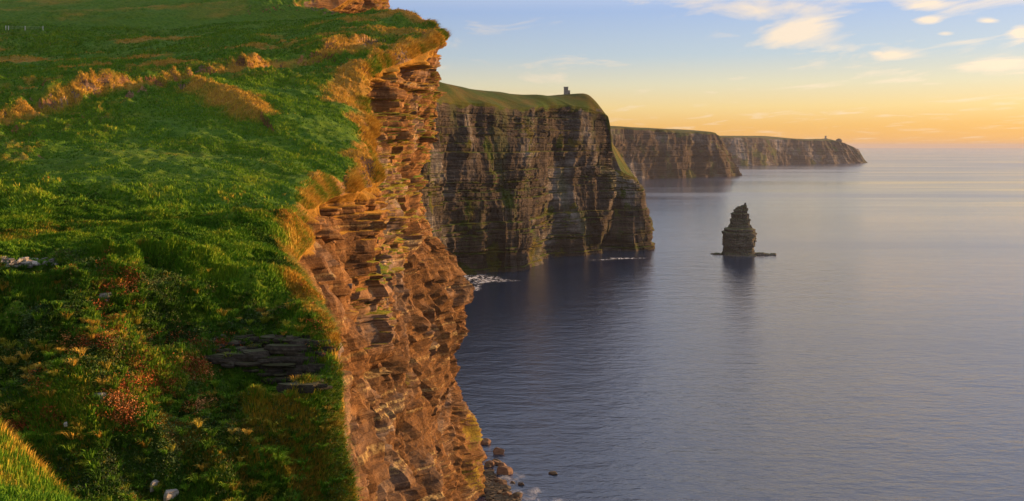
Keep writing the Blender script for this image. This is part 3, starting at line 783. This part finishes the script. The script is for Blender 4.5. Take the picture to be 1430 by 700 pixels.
# ================================================================== FOAM
s = NT('sea_foam'); p = s.pos()
f1_ = s.noise(s.mapping(p, (.16, .09, 1)), 1.0, 6, .7, 1.0)
al = s.m2('MULTIPLY', s.mr(f1_, .47, .60), s.attr('cover'), True)
b = s.n('ShaderNodeBsdfPrincipled'); b.inputs['Base Color'].default_value = (.62, .64, .66, 1); b.inputs['Roughness'].default_value = .9
s.l(al, b.inputs['Alpha']); oo = s.n('ShaderNodeOutputMaterial'); s.l(b.outputs[0], oo.inputs[0]); M_foam = s.m
def foam(cx_, cy, rx_, ry_, rot, seed, am=1.0, name='sea_foam'):
    n = 48; V = []; C = []
    for j, k in enumerate((0.001, .3, .55, .75, .9, 1)):
        for i in range(n):
            a = 2 * math.pi * i / n
            r_ = 1 + .25 * math.sin(a * 3 + seed) + .12 * math.sin(a * 7 + seed * 2)
            x, y = math.cos(a) * rx_ * r_ * k, math.sin(a) * ry_ * r_ * k
            V.append((cx_ + x * math.cos(rot) - y * math.sin(rot), cy + x * math.sin(rot) + y * math.cos(rot), .05)); C.append(am * (1 - k ** 2.5))
    F_ = [(j * n + i, j * n + (i + 1) % n, (j + 1) * n + (i + 1) % n, (j + 1) * n + i) for j in range(5) for i in range(n)]
    return np.array(V), np.array(F_), C
def foam_obj(items, label):
    V, F_, C, o_ = [], [], [], 0
    for it in items:
        v, f, c = foam(*it); v[:, 2] += .01 * len(V); V.append(v); F_.append(f + o_); C += c; o_ += len(v)
    o = mesh_np('sea_foam', np.vstack(V), np.vstack(F_), M_foam, attrs={'cover': C}); tag(o, label, 'foam', kind='stuff')
def bxy(u, v): return bp(u, v)
x, y = bxy(872, 361); x2, y2 = bxy(845, 363)
foam_obj([(x, y, 26, 9, .1, 1, 1.2), (x2, y2, 18, 6, .1, 4, .6)], 'white patch of foam off the foot of the dark cliff')
x, y = bxy(662, 388); x2, y2 = bxy(690, 392); x3, y3 = bxy(655, 402)
foam_obj([(x, y, 24, 42, .5, 2, 1.3), (x2, y2, 26, 16, .3, 3, .8), (x3, y3, 16, 18, .2, 5, 1.2)], 'white surf washing into the bay behind the near cliff')
x, y = bxy(735, 690); x2, y2 = bxy(712, 668); x3, y3 = bxy(752, 704)
foam_obj([(x, y, 9, 8, .3, 6, .5), (x2, y2, 7, 9, .3, 7, .35), (x3, y3, 12, 7, .3, 8, .6)], 'thin broken foam along the stony beach')
x, y = bxy(1000, 357)
foam_obj([(uX(1004), D_ST + 4, 16, 3, 0, 9, 1.0), (uX(1066), D_ST - 4, 26, 3, 0, 9, .5)], 'thin foam line around the foot of the sea stack')
exec_after = True

# ================================================================== TOWERS
M_stone = rock_mat('tower_masonry', .5, ((.16, .14, .12), (.26, .235, .20), (.36, .33, .29)), 0, .9)
M_dkop = NT('dark_opening').done((.015, .013, .012), .9)
def box_mesh(name, x0, x1, y0, y1, z0, z1, mat, parent, bev=.08, jag=None):
    bm = bmesh.new(); bmesh.ops.create_cube(bm, size=1)
    for v in bm.verts: v.co = ((x0 + x1) / 2 + v.co.x * (x1 - x0), (y0 + y1) / 2 + v.co.y * (y1 - y0), (z0 + z1) / 2 + v.co.z * (z1 - z0))
    if bev: bmesh.ops.bevel(bm, geom=bm.edges[:], offset=bev, segments=1, affect='EDGES')
    me = bpy.data.meshes.new(name); bm.to_mesh(me); bm.free(); me.materials.append(mat)
    o = bpy.data.objects.new(name, me); COL.objects.link(o); o.parent = parent; return o
dg = bpy.context.evaluated_depsgraph_get()
def zray(x, y, zt=400):
    bpy.context.view_layer.update()
    hit, loc, n, i, ob, m = sc.ray_cast(bpy.context.evaluated_depsgraph_get(), (x, y, zt), (0, 0, -1))
    return (loc.z, n) if hit else (0, None)
def skyline(u, d0, d1, n):
    best = None
    for d_ in np.linspace(d0, d1, n):
        z_, _n = zray((u - U0) / F * d_, d_)
        if best is None or (z_ - H) / d_ > best[0]: best = ((z_ - H) / d_, d_, z_)
    return best
_, D_T, gz = skyline(791, 1130, 1320, 39)
tx = (791 - U0) / F * D_T
open('/tmp/log.txt','w').write(str((D_T, gz, V0-(gz-H)*F/D_T))) if 0 else print('tower ground', gz, 'want', H + (V0 - 137) / F * D_T)
tw = empty('watch_tower', (tx, D_T, gz - .5)); tag(tw, 'small square stone watch tower on the grassy top of the dark cliff', 'tower')
box_mesh('tower_wall', -3.6, 2.4, -3, 3, 0, 10.5, M_stone, tw)
box_mesh('side_turret', 2.41, 5.2, -2, 2.2, 0, 6.0, M_stone, tw)
box_mesh('parapet', -3.85, 2.65, -3.25, 3.25, 10.0, 11.0, M_stone, tw)
for k, (wx, wz) in enumerate(((-.8, 6.8), (-.8, 3.0))): box_mesh('window', wx - .45, wx + .45, -3.06, -2.5, wz, wz + 1.3, M_dkop, tw, 0)
box_mesh('door', 3.3, 4.3, -2.06, -1.6, 0.4, 2.6, M_dkop, tw, 0)
_, D_F, gz = skyline(1153, 7200, 7700, 21); tx = (1153 - U0) / F * D_F
ft = empty('signal_tower', (tx, D_F, gz - 2)); tag(ft, 'tiny thin tower on the skyline of the distant headland', 'tower')
box_mesh('tower_shaft', -5, 5, -5, 5, 0, 22, M_stone, ft); box_mesh('tower_top', -7, 7, -7, 7, 22.02, 27, M_stone, ft); box_mesh('tower_base', -12, 12, -8, 8, -2, 6, M_stone, ft)
_, D_R, gz = skyline(1172, 7300, 7700, 17); tx = (1172 - U0) / F * D_R
rb_ = boulder(tx, D_R, gz + 8, 24, 91, .8, 'boulder', M_dark); tag(rb_, 'rounded rock knob on the skyline near the tip of the distant headland', 'rock')

# ================================================================== RAY-DROPPED THINGS ON THE NEAR LAND
from mathutils.bvhtree import BVHTree
from mathutils import Vector
nh = bpy.data.objects['near_headland']
def drop(x, y, z0=300):
    hit, loc, n, i = nh.ray_cast(Vector((x, y, z0)), Vector((0, 0, -1)))
    return (loc, n) if hit else (None, None)
def look(u, v):
    dvec = Vector(((u - U0) / F, 1, (V0 - v) / F)).normalized()
    hit, loc, n, i = nh.ray_cast(Vector((0, 0, H)), dvec)
    return (loc, n) if hit else (None, None)
M_slab = rock_mat('flat_grey_stone', .25, ((.07, .065, .06), (.17, .16, .15), (.30, .29, .27)), 0, 1)
M_wslab = rock_mat('pale_grey_stone', .25, ((.14, .13, .12), (.25, .24, .23), (.38, .36, .34)), 0, 1)
def flat_stone(loc, sx, sy, sz, seed, mat, name='flat_stone', tilt=.25):
    r = np.random.default_rng(seed); n = 14
    a = np.sort(r.uniform(0, 6.28, 7)); pts = []
    for z, k in ((-.5, .92), (.15, 1.0), (.5, .84)):
        for q in a: pts.append((math.cos(q) * k * (1 + .0), math.sin(q) * k, z + r.uniform(-.08, .08)))
    me_o = hull_mesh([np.array(pts) * (sx / 2, sy / 2, sz)], name, mat)
    me_o.location = loc; me_o.rotation_euler = (r.uniform(-tilt, tilt), r.uniform(-tilt, tilt), r.uniform(0, 3)); return me_o
rr = np.random.default_rng(5)
for i in range(110):
    u = rr.uniform(-3, 80) ; top_ = 360.5 + .00 * u; v = rr.uniform(361 + .02 * u, 374 - .06 * u)
    p_, n_ = look(u, v + 2)
    if p_ is None or p_.y > 75: continue
    o = flat_stone(p_ + Vector((0, 0, rr.uniform(.02, .16))), rr.uniform(.35, 1.0), rr.uniform(.3, .7), rr.uniform(.08, .2), 900 + i, M_wslab if rr.uniform() < .35 else M_slab)
    tag(o, 'flat grey stone lying in the rubble heap on the green rise', 'stone', 'flat stones in the rubble heap')
for i, (u, v, s_, lab) in enumerate([(140, 556, .75, 'pale block of stone sticking out of the overgrown bank among orange plants'),
                                 (97, 593, .5, 'small white stone low on the overgrown bank'),
                                 (220, 680, .85, 'pale rock at the bottom of the gully, upper of the close pair'),
                                 (238, 692, .8, 'pale rock at the very bottom edge, lower of the close pair'),
                                 (147, 416, .95, 'dark overhanging stone below the orange tuft on the knoll'),
                                 (490, 92+308, 1.1, 'flat grey slab lying on the cliff rim')]):
    p_, n_ = look(u, v)
    if p_ is None or p_.y < 30: continue
    o = flat_stone(p_ + n_ * .1, s_, s_ * .7, s_ * .45, 1200 + i, M_wslab if i in (0, 1, 2, 3) else M_slab, 'embedded_stone'); tag(o, lab, 'stone', 'single stones in the bank')

# layered rock outcrop breaking out of the shaded bank
slabs = []
r_ = np.random.default_rng(33)
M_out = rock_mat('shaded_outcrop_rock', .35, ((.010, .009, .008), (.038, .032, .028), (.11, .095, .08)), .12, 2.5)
for k, v in enumerate(np.linspace(472, 542, 19)):
    ua, ub = (300 + max(0, (v - 500)) * 2.6), 452
    us = np.arange(ua, ub, 12)
    for u in us:
        uu = u + r_.uniform(-7, 7)
        p_, n_ = look(uu, v + r_.uniform(-1.5, 1.5))
        if p_ is None or p_.y > 75: continue
        if r_.uniform() < .30: continue
        sx, sy, sz = r_.uniform(.4, 2.2) , r_.uniform(.4, .9), r_.uniform(.05, .24)
        n7 = 9; a = np.sort(r_.uniform(0, 6.28, n7)); rad_ = r_.uniform(.8, 1.0, n7)
        pts = [(math.cos(q) * rad_[j] * k2 * sx / 1.4, math.sin(q) * rad_[j] * k2 * sy / 1.4, z * sz) for z, k2 in ((-1, .9), (0, 1.0), (1, .9)) for j, q in enumerate(a)]
        slabs.append(np.array(pts) + np.array(p_) + (0, r_.uniform(-.05, .3), 0))
o = hull_mesh(slabs, 'rock_outcrop', M_out); tag(o, 'dark layered rock outcrop breaking out of the shaded bank', 'rock outcrop')

# field fence far up the slope
M_post = NT('weathered_post').done((.55, .54, .50), .8)
fenced = []
for u, v in [(8, 42), (12, 42), (35, 42.5), (60, 42.6)]:
    p_, n_ = look(u, v)
    if p_ is not None: fenced.append(p_)
def post_mesh():
    bm = bmesh.new(); bmesh.ops.create_cone(bm, cap_ends=True, segments=8, radius1=.13, radius2=.11, depth=1.7)
    bmesh.ops.create_cone(bm, cap_ends=True, segments=8, radius1=.11, radius2=.03, depth=.12, matrix=__import__('mathutils').Matrix.Translation((0, 0, .91)))
    me = bpy.data.meshes.new('fence_post'); bm.to_mesh(me); bm.free(); me.materials.append(M_post); return me
pm = post_mesh()
if len(fenced) > 2:
    fr = empty('field_fence', tuple(fenced[0])); tag(fr, 'low pale wire fence crossing the green field at the top left', 'fence')
    for q in fenced[:8]:
        o = bpy.data.objects.new('post', pm); COL.objects.link(o); o.parent = fr; o.location = q - fenced[0] + Vector((0, 0, .65))
    bm = bmesh.new()
    qs = sorted(fenced[:8], key=lambda q: q.x)
    for hz in (.55, 1.05, 1.4):
        for a, b in zip(qs[:-1], qs[1:]):
            a2, b2 = a + Vector((0, 0, hz)), b + Vector((0, 0, hz)); w = .012
            vs = [bm.verts.new(c + Vector(dv)) for c in (a2, b2) for dv in ((0, -w, -w), (0, w, -w), (0, w, w), (0, -w, w))]
            for f in ((0, 1, 5, 4), (1, 2, 6, 5), (2, 3, 7, 6), (3, 0, 4, 7)): bm.faces.new([vs[i] for i in f])
    me = bpy.data.meshes.new('wire'); bm.to_mesh(me); bm.free(); me.transform(__import__('mathutils').Matrix.Translation(-fenced[0])); me.materials.append(M_post)
    o = bpy.data.objects.new('wire', me); COL.objects.link(o); o.parent = fr
print('things', time.time() - T00)

# ================================================================== VEGETATION (stuff)
s = NT('grass_blades'); c_ = s.attr('tint'); dr = s.attr('dry')
g = s.ramp(c_, [(0, (.022, .060, .005)), (.45, (.085, .215, .010)), (.8, (.19, .30, .016)), (1, (.32, .33, .03))])
d_ = s.ramp(c_, [(0, (.32, .17, .022)), (.5, (.50, .31, .040)), (1, (.62, .43, .08))])
cc = s.mix(s.mr(dr, .35, .65), g, d_)
M_blade = s.done(cc, .85, None, .15)
def make_tufts(px, py, pz, L, wdt, nb, tint, dryv, lean, seed, name, label, mat, kind='stuff', cat='grass', droop=.5):
    r = np.random.default_rng(seed); n = len(px)
    i = np.repeat(np.arange(n), nb); m = len(i)
    a = r.uniform(0, 2 * np.pi, m); rad_ = r.uniform(0, 1, m) ** .5 * L[i] * .28
    bx, by, bz = px[i] + np.cos(a) * rad_, py[i] + np.sin(a) * rad_, pz[i]
    le = L[i] * r.uniform(.6, 1.15, m); out = r.uniform(.25, .9, m) * droop
    dx = np.cos(a) * out + lean[0] + lean_n(bx, by) * .5; dy = np.sin(a) * out + lean[1]
    nrm = np.sqrt(dx * dx + dy * dy + 1); 
    t1 = np.stack([bx + dx * le * .5, by + dy * le * .5, bz + le * .62], -1)
    t2 = np.stack([bx + dx * le * 1.15, by + dy * le * 1.15, bz + le * (.92 - .35 * out)], -1)
    wa = a + np.pi / 2 + r.normal(0, .6, m); w = wdt[i] * r.uniform(.7, 1.3, m)
    ox, oy = np.cos(wa) * w / 2, np.sin(wa) * w / 2
    b0 = np.stack([bx - ox, by - oy, bz - .05], -1); b1 = np.stack([bx + ox, by + oy, bz - .05], -1)
    m0 = t1 - np.stack([ox, oy, 0 * ox], -1) * .8; m1 = t1 + np.stack([ox, oy, 0 * ox], -1) * .8
    V = np.stack([b0, b1, m1, m0, t2], 1).reshape(-1, 3); k = np.arange(m)[:, None] * 5
    F3 = np.concatenate([k + np.array([[0, 1, 2]]), k + np.array([[0, 2, 3]]), k + np.array([[3, 2, 4]])], 0)
    tv = np.repeat(np.clip(tint[i] + r.normal(0, .12, m), 0, 1), 5); dv = np.repeat(dryv[i], 5)
    o = mesh_np(name, V, F3, mat, attrs={'tint': tv, 'dry': dv}); tag(o, label, cat, kind=kind); return o
def lean_n(x, y): return fbm(x / 9, y / 9, 0, 2, 801)
def sample_top(mask_fn, n, seed, ymax):
    """pick points on the top grid, evenly over its area"""
    r = np.random.default_rng(seed); TGx, dist_, dry_ = NEAR_TOP
    rows = np.where(TGx[:, -1, 1] < ymax * 1.2)[0]
    Gs = TGx[rows]; 
    a = np.linalg.norm(np.cross(Gs[1:, :-1] - Gs[:-1, :-1], Gs[:-1, 1:] - Gs[:-1, :-1]), axis=-1)
    w = a * mask_fn(Gs[:-1, :-1, 0], Gs[:-1, :-1, 1], Gs[:-1, :-1, 2], dist_[rows][:-1, :-1]); w = w.ravel(); w = w / w.sum()
    k = r.choice(len(w), n, p=w); ii, jj = k // (a.shape[1]), k % a.shape[1]
    u_, v_ = r.uniform(0, 1, n)[:, None], r.uniform(0, 1, n)[:, None]
    P = (Gs[ii, jj] * (1 - u_) + Gs[ii + 1, jj] * u_) * (1 - v_) + (Gs[ii, jj + 1] * (1 - u_) + Gs[ii + 1, jj + 1] * u_) * v_
    return P, dry_[rows][ii, jj]
def off_ledge(x, y): return 1 - ((x > -19) & (x < -9.8) & (y > 49.9) & (y < 52.4)) * .7
def vis(x, y, z, margin=.03):
    u_ = x / np.maximum(y, .1) ; vv_ = (z - H) / np.maximum(y, .1)
    return ((y > 3) & (np.abs(u_) < .5775 + margin) & (vv_ > -.4 - margin * 1.5) & (vv_ < .17)).astype(float)
# bank and rise
P, dv = sample_top(lambda x, y, z, d: vis(x, y, z) * (y > 36) * (1 - sstep(72, 118, y)) * off_ledge(x, y) * (1.0 / (np.maximum(y, 20) / 45) ** 2), 120000, 3, 125)
patch = fbm(P[:, 0] / 3.5, P[:, 1] / 3.5, P[:, 2] / 3.5, 4, 811); bare = fbm(P[:, 0] / 2.2, P[:, 1] / 2.2, P[:, 2] / 2.2, 3, 813)
keep = bare > -.55 + .5 * np.random.default_rng(1).uniform(0, 1, len(bare)); P, dv, patch = P[keep], dv[keep], patch[keep]
r = np.random.default_rng(8)
L = (.18 + .26 * sstep(-.3, .5, patch)) * r.uniform(.7, 1.4, len(P)) * np.clip(P[:, 1] / 50, .8, 1.6)
bankm = sstep(57, 50, P[:, 1]) if False else (1 - sstep(50, 58, P[:, 1]))
tint = np.clip(.42 + .8 * patch - .24 * bankm + r.normal(0, .08, len(P)), 0, 1)
dvv = dv + .30 * sstep(.05, .5, fbm(P[:, 0] / 5, P[:, 1] / 5, P[:, 2] / 5, 3, 817)) + r.normal(0, .10, len(P)) + .12 * bankm
make_tufts(P[:, 0], P[:, 1], P[:, 2], L, .035 * np.clip(P[:, 1] / 50, 1, 2), 7, tint, dvv, (.15, -.25), 21, 'grass', 'wind-combed long grass on the bank and rise', M_blade)
P, dv = sample_top(lambda x, y, z, d: vis(x, y, z) * off_ledge(x, y) * (y > 36) * (1 - sstep(54, 62, y)) * (.25 + sstep(-.1, .3, fbm(x / 3, y / 3, z / 3, 3, 853))), 1300, 13, 70)
rr2 = np.random.default_rng(14); pt = fbm(P[:, 0] / 5, P[:, 1] / 5, P[:, 2] / 5, 3, 855)
make_tufts(P[:, 0], P[:, 1], P[:, 2] + .12, rr2.uniform(.28, .62, len(P)), np.full(len(P), .03), 46, np.clip(.42 + .6 * pt + rr2.normal(0, .2, len(P)), 0, 1), dv * .5 + .20 + .7 * pt + rr2.normal(0, .22, len(P)), (.15, -.45), 26,
           'grass', 'shaggy clumps of long drooping grass on the near bank', M_blade, droop=1.0)
P, dv = sample_top(lambda x, y, z, d: vis(x, y, z) * (y > 40) * (y < 320) * np.exp(-(d / (.8 + y / 240)) ** 2) * sstep(-.25, .3, fbm(x / 7, y / 7, 0, 3, 859)) / np.maximum(y, 40) ** 1.2, 15000, 15, 340)
rr2 = np.random.default_rng(16); scl_ = np.clip(P[:, 1] / 90, .7, 2.4)
make_tufts(P[:, 0], P[:, 1], P[:, 2], rr2.uniform(.25, .6, len(P)) * scl_, .035 * scl_, 7, rr2.uniform(.2, 1, len(P)), .18 + .42 * sstep(50, 62, P[:, 1]) + .9 * fbm(P[:, 0] / 5, P[:, 1] / 5, 0, 3, 857) + rr2.normal(0, .15, len(P)), (.75, -.2), 27,
           'grass', 'golden grass hanging over the sunlit cliff rim', M_blade, droop=1.0)
# knoll at the camera's feet
P, dv = sample_top(lambda x, y, z, d: vis(x, y, z, .1) * (y < 20) * (z > 138), 26000, 4, 22)
patch = fbm(P[:, 0] / 1.1, P[:, 1] / 1.1, 0, 3, 821)
rimk = sstep(11.5, 14, np.hypot(P[:, 0] * .6, P[:, 1]))
make_tufts(P[:, 0], P[:, 1], P[:, 2], (.10 + .10 * rimk) * r.uniform(.6, 1.4, len(P)), np.full(len(P), .009), 7, np.clip(.6 + .4 * patch, 0, 1), .34 + .32 * rimk + .5 * patch + r.normal(0, .12, len(P)), (.1, -.1), 22,
           'grass', 'short sunlit grass on the knoll in the bottom left corner', M_blade)
# farther hummocks: bigger tufts that break up the skyline and catch the light
P, dv = sample_top(lambda x, y, z, d: vis(x, y, z) * sstep(66, 112, y) * (y < 335) * (1.0 / (np.maximum(y, 20) / 150) ** 1.6), 110000, 6, 340)
patch = fbm(P[:, 0] / 7, P[:, 1] / 7, 0, 4, 831)
keep = patch > -.5 + .6 * np.random.default_rng(2).uniform(0, 1, len(patch)); P, dv, patch = P[keep], dv[keep], patch[keep]
sc_l = np.clip(P[:, 1] / 110, .8, 2.2)
make_tufts(P[:, 0], P[:, 1], P[:, 2], (.26 + .2 * patch) * sc_l * r.uniform(.6, 1.3, len(P)), .05 * sc_l, 5, np.clip(.42 + .55 * patch + r.normal(0, .08, len(P)), 0, 1), dv + .12 * patch + r.normal(0, .1, len(P)), (.1, -.15), 23,
           'grass', 'tussocky grass over the upper slope of the headland', M_blade)
# leafy low plants on the bank (small leaves)
s = NT('leaves'); M_leaf = s.done(s.ramp(s.attr('tint'), [(0, (.014, .03, .007)), (.35, (.035, .08, .012)), (.62, (.08, .12, .022)), (.8, (.16, .14, .03)), (1, (.20, .10, .03))]), .7, None, .25)
s = NT('bracken_leaves'); M_brk = s.done(s.ramp(s.attr('tint'), [(0, (.07, .016, .008)), (.4, (.24, .055, .016)), (.7, (.42, .12, .03)), (1, (.50, .25, .09))]), .8, None, .15)
def make_leaves(P, size, tint, seed, label, mat, name, cat, spread, per):
    r = np.random.default_rng(seed); n = len(P); i = np.repeat(np.arange(n), per); m = len(i)
    q = P[i] + r.normal(0, 1, (m, 3)) * spread * np.array([1, 1, .55]) + np.array([0, 0, spread * .6])
    a = r.normal(size=(m, 3)); a /= np.linalg.norm(a, axis=1, keepdims=True); b = np.cross(a, r.normal(size=(m, 3))); b /= np.linalg.norm(b, axis=1, keepdims=True)
    s_ = (size * r.uniform(.6, 1.4, m))[:, None]
    V = np.stack([q - a * s_, q + b * s_ * .45, q + a * s_, q - b * s_ * .45], 1).reshape(-1, 3)
    F_ = np.arange(m)[:, None] * 4 + np.arange(4)[None]
    o = mesh_np(name, V, F_, mat, attrs={'tint': np.repeat(np.clip(tint[i] + r.normal(0, .15, m), 0, 1), 4)}); tag(o, label, cat, kind='stuff')
P, dv = sample_top(lambda x, y, z, d: off_ledge(x, y) * vis(x, y, z) * (y > 36) * (y < 58) * sstep(-.15, .35, fbm(x / 4, y / 4, z / 4, 3, 841)), 15000, 9, 60)
make_leaves(P, .055, .35 + .9 * fbm(P[:, 0] / 2, P[:, 1] / 2, P[:, 2] / 2, 3, 843), 24, 'dark low leafy plants covering the bank', M_leaf, 'ground_cover', 'ground cover', .14, 9)
bc = []
for (u, v, su, sv, n) in [(165,555,16,14,120),(195,520,10,18,80),(180,585,10,10,60),(225,540,12,10,80),(265,515,16,10,80),(280,570,10,8,40),(150,395,7,18,70),(180,395,10,12,60),(135,430,6,7,30),(155,455,9,8,40),
                          (130,480,20,8,50),(70,580,9,9,30),(310,480,20,6,30),(20,600,14,8,60),(60,540,10,14,24),(240,470,20,10,24),(445,450,10,25,60)]:
    for k in range(int(n * 1.2)):
        p_, n_ = look(u + r.normal(0, su), v + r.normal(0, sv))
        if p_ is not None and p_.y < 80 and p_.y > 30: bc.append(tuple(p_))
P = np.array(bc)
make_leaves(P + (0, 0, .06), .05, .55 + .9 * fbm(P[:, 0] / 1.2, P[:, 1] / 1.2, P[:, 2] / 1.2, 3, 845), 25, 'orange and red autumn plants on the bank', M_brk, 'bracken', 'bracken', .17, 26)
print('veg', time.time() - T00)

# ================================================================== HAZE
s = NT('haze'); pv = s.n('ShaderNodeVolumePrincipled'); pv.inputs['Color'].default_value = (.55, .58, .68, 1); pv.inputs['Density'].default_value = 2.2e-5
pv.inputs['Anisotropy'].default_value = 0
oo = s.n('ShaderNodeOutputMaterial'); s.l(pv.outputs[0], oo.inputs['Volume'])
bm = bmesh.new(); bmesh.ops.create_cube(bm, size=1)
for v in bm.verts: v.co = (v.co.x * 141000, 800 + v.co.y * 141000, -7.5 + (v.co.z + .5) * 262)
me = bpy.data.meshes.new('haze'); bm.to_mesh(me); bm.free(); me.materials.append(s.m)
o = bpy.data.objects.new('haze', me); COL.objects.link(o); tag(o, 'thin warm sea haze over the whole coast', 'haze', kind='stuff')

# ================================================================== WORLD, SUN, CAMERA
world = bpy.data.worlds.new('World'); sc.world = world; world.use_nodes = True
nt = world.node_tree; nt.nodes.clear()
w = NT.__new__(NT); w.t = nt; w.m = None
sky = w.n('ShaderNodeTexSky'); sky.sky_type = 'NISHITA'; sky.sun_disc = False
sky.sun_elevation = SUN_EL; sky.sun_rotation = SUN_AZ
sky.altitude = 100; sky.air_density = 1.2; sky.dust_density = 2.2; sky.ozone_density = 1.5
tc = w.n('ShaderNodeTexCoord').outputs['Generated']
nrm = w.n('ShaderNodeVectorMath', operation='NORMALIZE'); w.l(tc, nrm.inputs[0])
sp = w.n('ShaderNodeSeparateXYZ'); w.l(nrm.outputs[0], sp.inputs[0])
el = sp.outputs[2]
# evening band: gold at the horizon, cream, clear blue; pale band above view added to brighten the sea
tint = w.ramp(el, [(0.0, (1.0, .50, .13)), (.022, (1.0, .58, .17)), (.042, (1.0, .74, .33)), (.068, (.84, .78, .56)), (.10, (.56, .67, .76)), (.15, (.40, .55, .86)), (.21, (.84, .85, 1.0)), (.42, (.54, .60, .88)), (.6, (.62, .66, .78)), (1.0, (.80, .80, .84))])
SKYMIX = .85
# clouds: wisps on a plane far above
dv2 = w.n('ShaderNodeMath', operation='ADD'); w.l(el, dv2.inputs[0]); dv2.inputs[1].default_value = .035
pl = w.n('ShaderNodeVectorMath', operation='DIVIDE'); w.l(nrm.outputs[0], pl.inputs[0])
cb = w.n('ShaderNodeCombineXYZ'); [w.l(dv2.outputs[0], cb.inputs[i]) for i in range(3)]; w.l(cb.outputs[0], pl.inputs[1])
cn = w.noise(w.mapping(pl.outputs[0], (.85, .42, 0), loc=(3.1, 1.7, 0), rot=(0, 0, .35)), 1.5, 7, .62, .6)
# soft cloud spots by bearing and height; ones above view added to brighten sea
bear = w.m2('DIVIDE', sp.outputs[0], w.m2('MAXIMUM', sp.outputs[1], .05)); elev = w.m2('DIVIDE', el, w.m2('MAXIMUM', sp.outputs[1], .05))
cov = None
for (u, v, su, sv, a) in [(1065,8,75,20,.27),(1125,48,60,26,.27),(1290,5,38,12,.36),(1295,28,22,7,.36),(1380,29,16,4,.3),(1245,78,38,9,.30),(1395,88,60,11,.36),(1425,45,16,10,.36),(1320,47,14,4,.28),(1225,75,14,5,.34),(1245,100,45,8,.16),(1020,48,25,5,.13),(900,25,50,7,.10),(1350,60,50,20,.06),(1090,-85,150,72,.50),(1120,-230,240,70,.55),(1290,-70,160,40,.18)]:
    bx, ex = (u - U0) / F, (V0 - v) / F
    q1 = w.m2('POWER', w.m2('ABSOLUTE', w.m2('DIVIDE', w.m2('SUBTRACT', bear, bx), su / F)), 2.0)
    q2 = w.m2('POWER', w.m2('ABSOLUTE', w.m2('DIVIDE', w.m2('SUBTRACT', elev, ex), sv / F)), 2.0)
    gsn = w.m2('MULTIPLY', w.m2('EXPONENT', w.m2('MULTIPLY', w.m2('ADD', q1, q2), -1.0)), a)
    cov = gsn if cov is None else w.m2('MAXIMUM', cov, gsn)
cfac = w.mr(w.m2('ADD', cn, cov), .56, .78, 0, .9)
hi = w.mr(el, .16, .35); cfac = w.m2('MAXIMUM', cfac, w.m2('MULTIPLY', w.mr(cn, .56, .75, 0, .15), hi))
cl = w.mix(cfac, tint, (1.10, .88, .66))
# brighter towards the low sun
sd = w.n('ShaderNodeVectorMath', operation='DOT_PRODUCT'); w.l(nrm.outputs[0], sd.inputs[0])
sd.inputs[1].default_value = (math.sin(SUN_AZ) * math.cos(SUN_EL), math.cos(SUN_AZ) * math.cos(SUN_EL), math.sin(SUN_EL))
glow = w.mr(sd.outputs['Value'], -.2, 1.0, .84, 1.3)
scl = w.n('ShaderNodeVectorMath', operation='SCALE'); w.l(cl, scl.inputs[0]); w.l(w.m2('MULTIPLY', w.m2('MULTIPLY', glow, 3.85), w.mr(el, .30, .75, 1.0, 1.35)), scl.inputs['Scale'])  # upper sky, out of view, boosted as added fill on the land
skd = w.n('ShaderNodeVectorMath', operation='SCALE'); w.l(sky.outputs[0], skd.inputs[0]); skd.inputs['Scale'].default_value = .5
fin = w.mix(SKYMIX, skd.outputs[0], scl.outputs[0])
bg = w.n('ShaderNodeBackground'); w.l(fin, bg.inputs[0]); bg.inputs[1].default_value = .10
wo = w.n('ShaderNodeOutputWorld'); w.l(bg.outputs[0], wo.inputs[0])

sl = bpy.data.lights.new('sun', 'SUN'); sl.energy = 5.0; sl.angle = math.radians(.6); sl.color = (1.0, .53, .20)
so = bpy.data.objects.new('sun', sl); COL.objects.link(so)
sdv = Vector((math.sin(SUN_AZ) * math.cos(SUN_EL), math.cos(SUN_AZ) * math.cos(SUN_EL), math.sin(SUN_EL)))
so.rotation_euler = sdv.to_track_quat('Z', 'Y').to_euler(); so.location = (200, 0, 300)

cam = bpy.data.cameras.new('camera'); co = bpy.data.objects.new('camera', cam); COL.objects.link(co)
co.location = (0, 0, H); co.rotation_euler = (math.radians(90), 0, 0)
cam.sensor_width = 36; cam.lens = 36 * F / W; cam.shift_y = -(HH / 2 - V0) / W
cam.clip_start = .2; cam.clip_end = 200000
sc.camera = co
sc.view_settings.view_transform = 'Standard'; sc.view_settings.look = 'None'; sc.view_settings.exposure = 1.2; sc.view_settings.gamma = 1
sc.cycles.max_bounces = 6; sc.cycles.volume_bounces = 0
print('done', time.time() - T00)
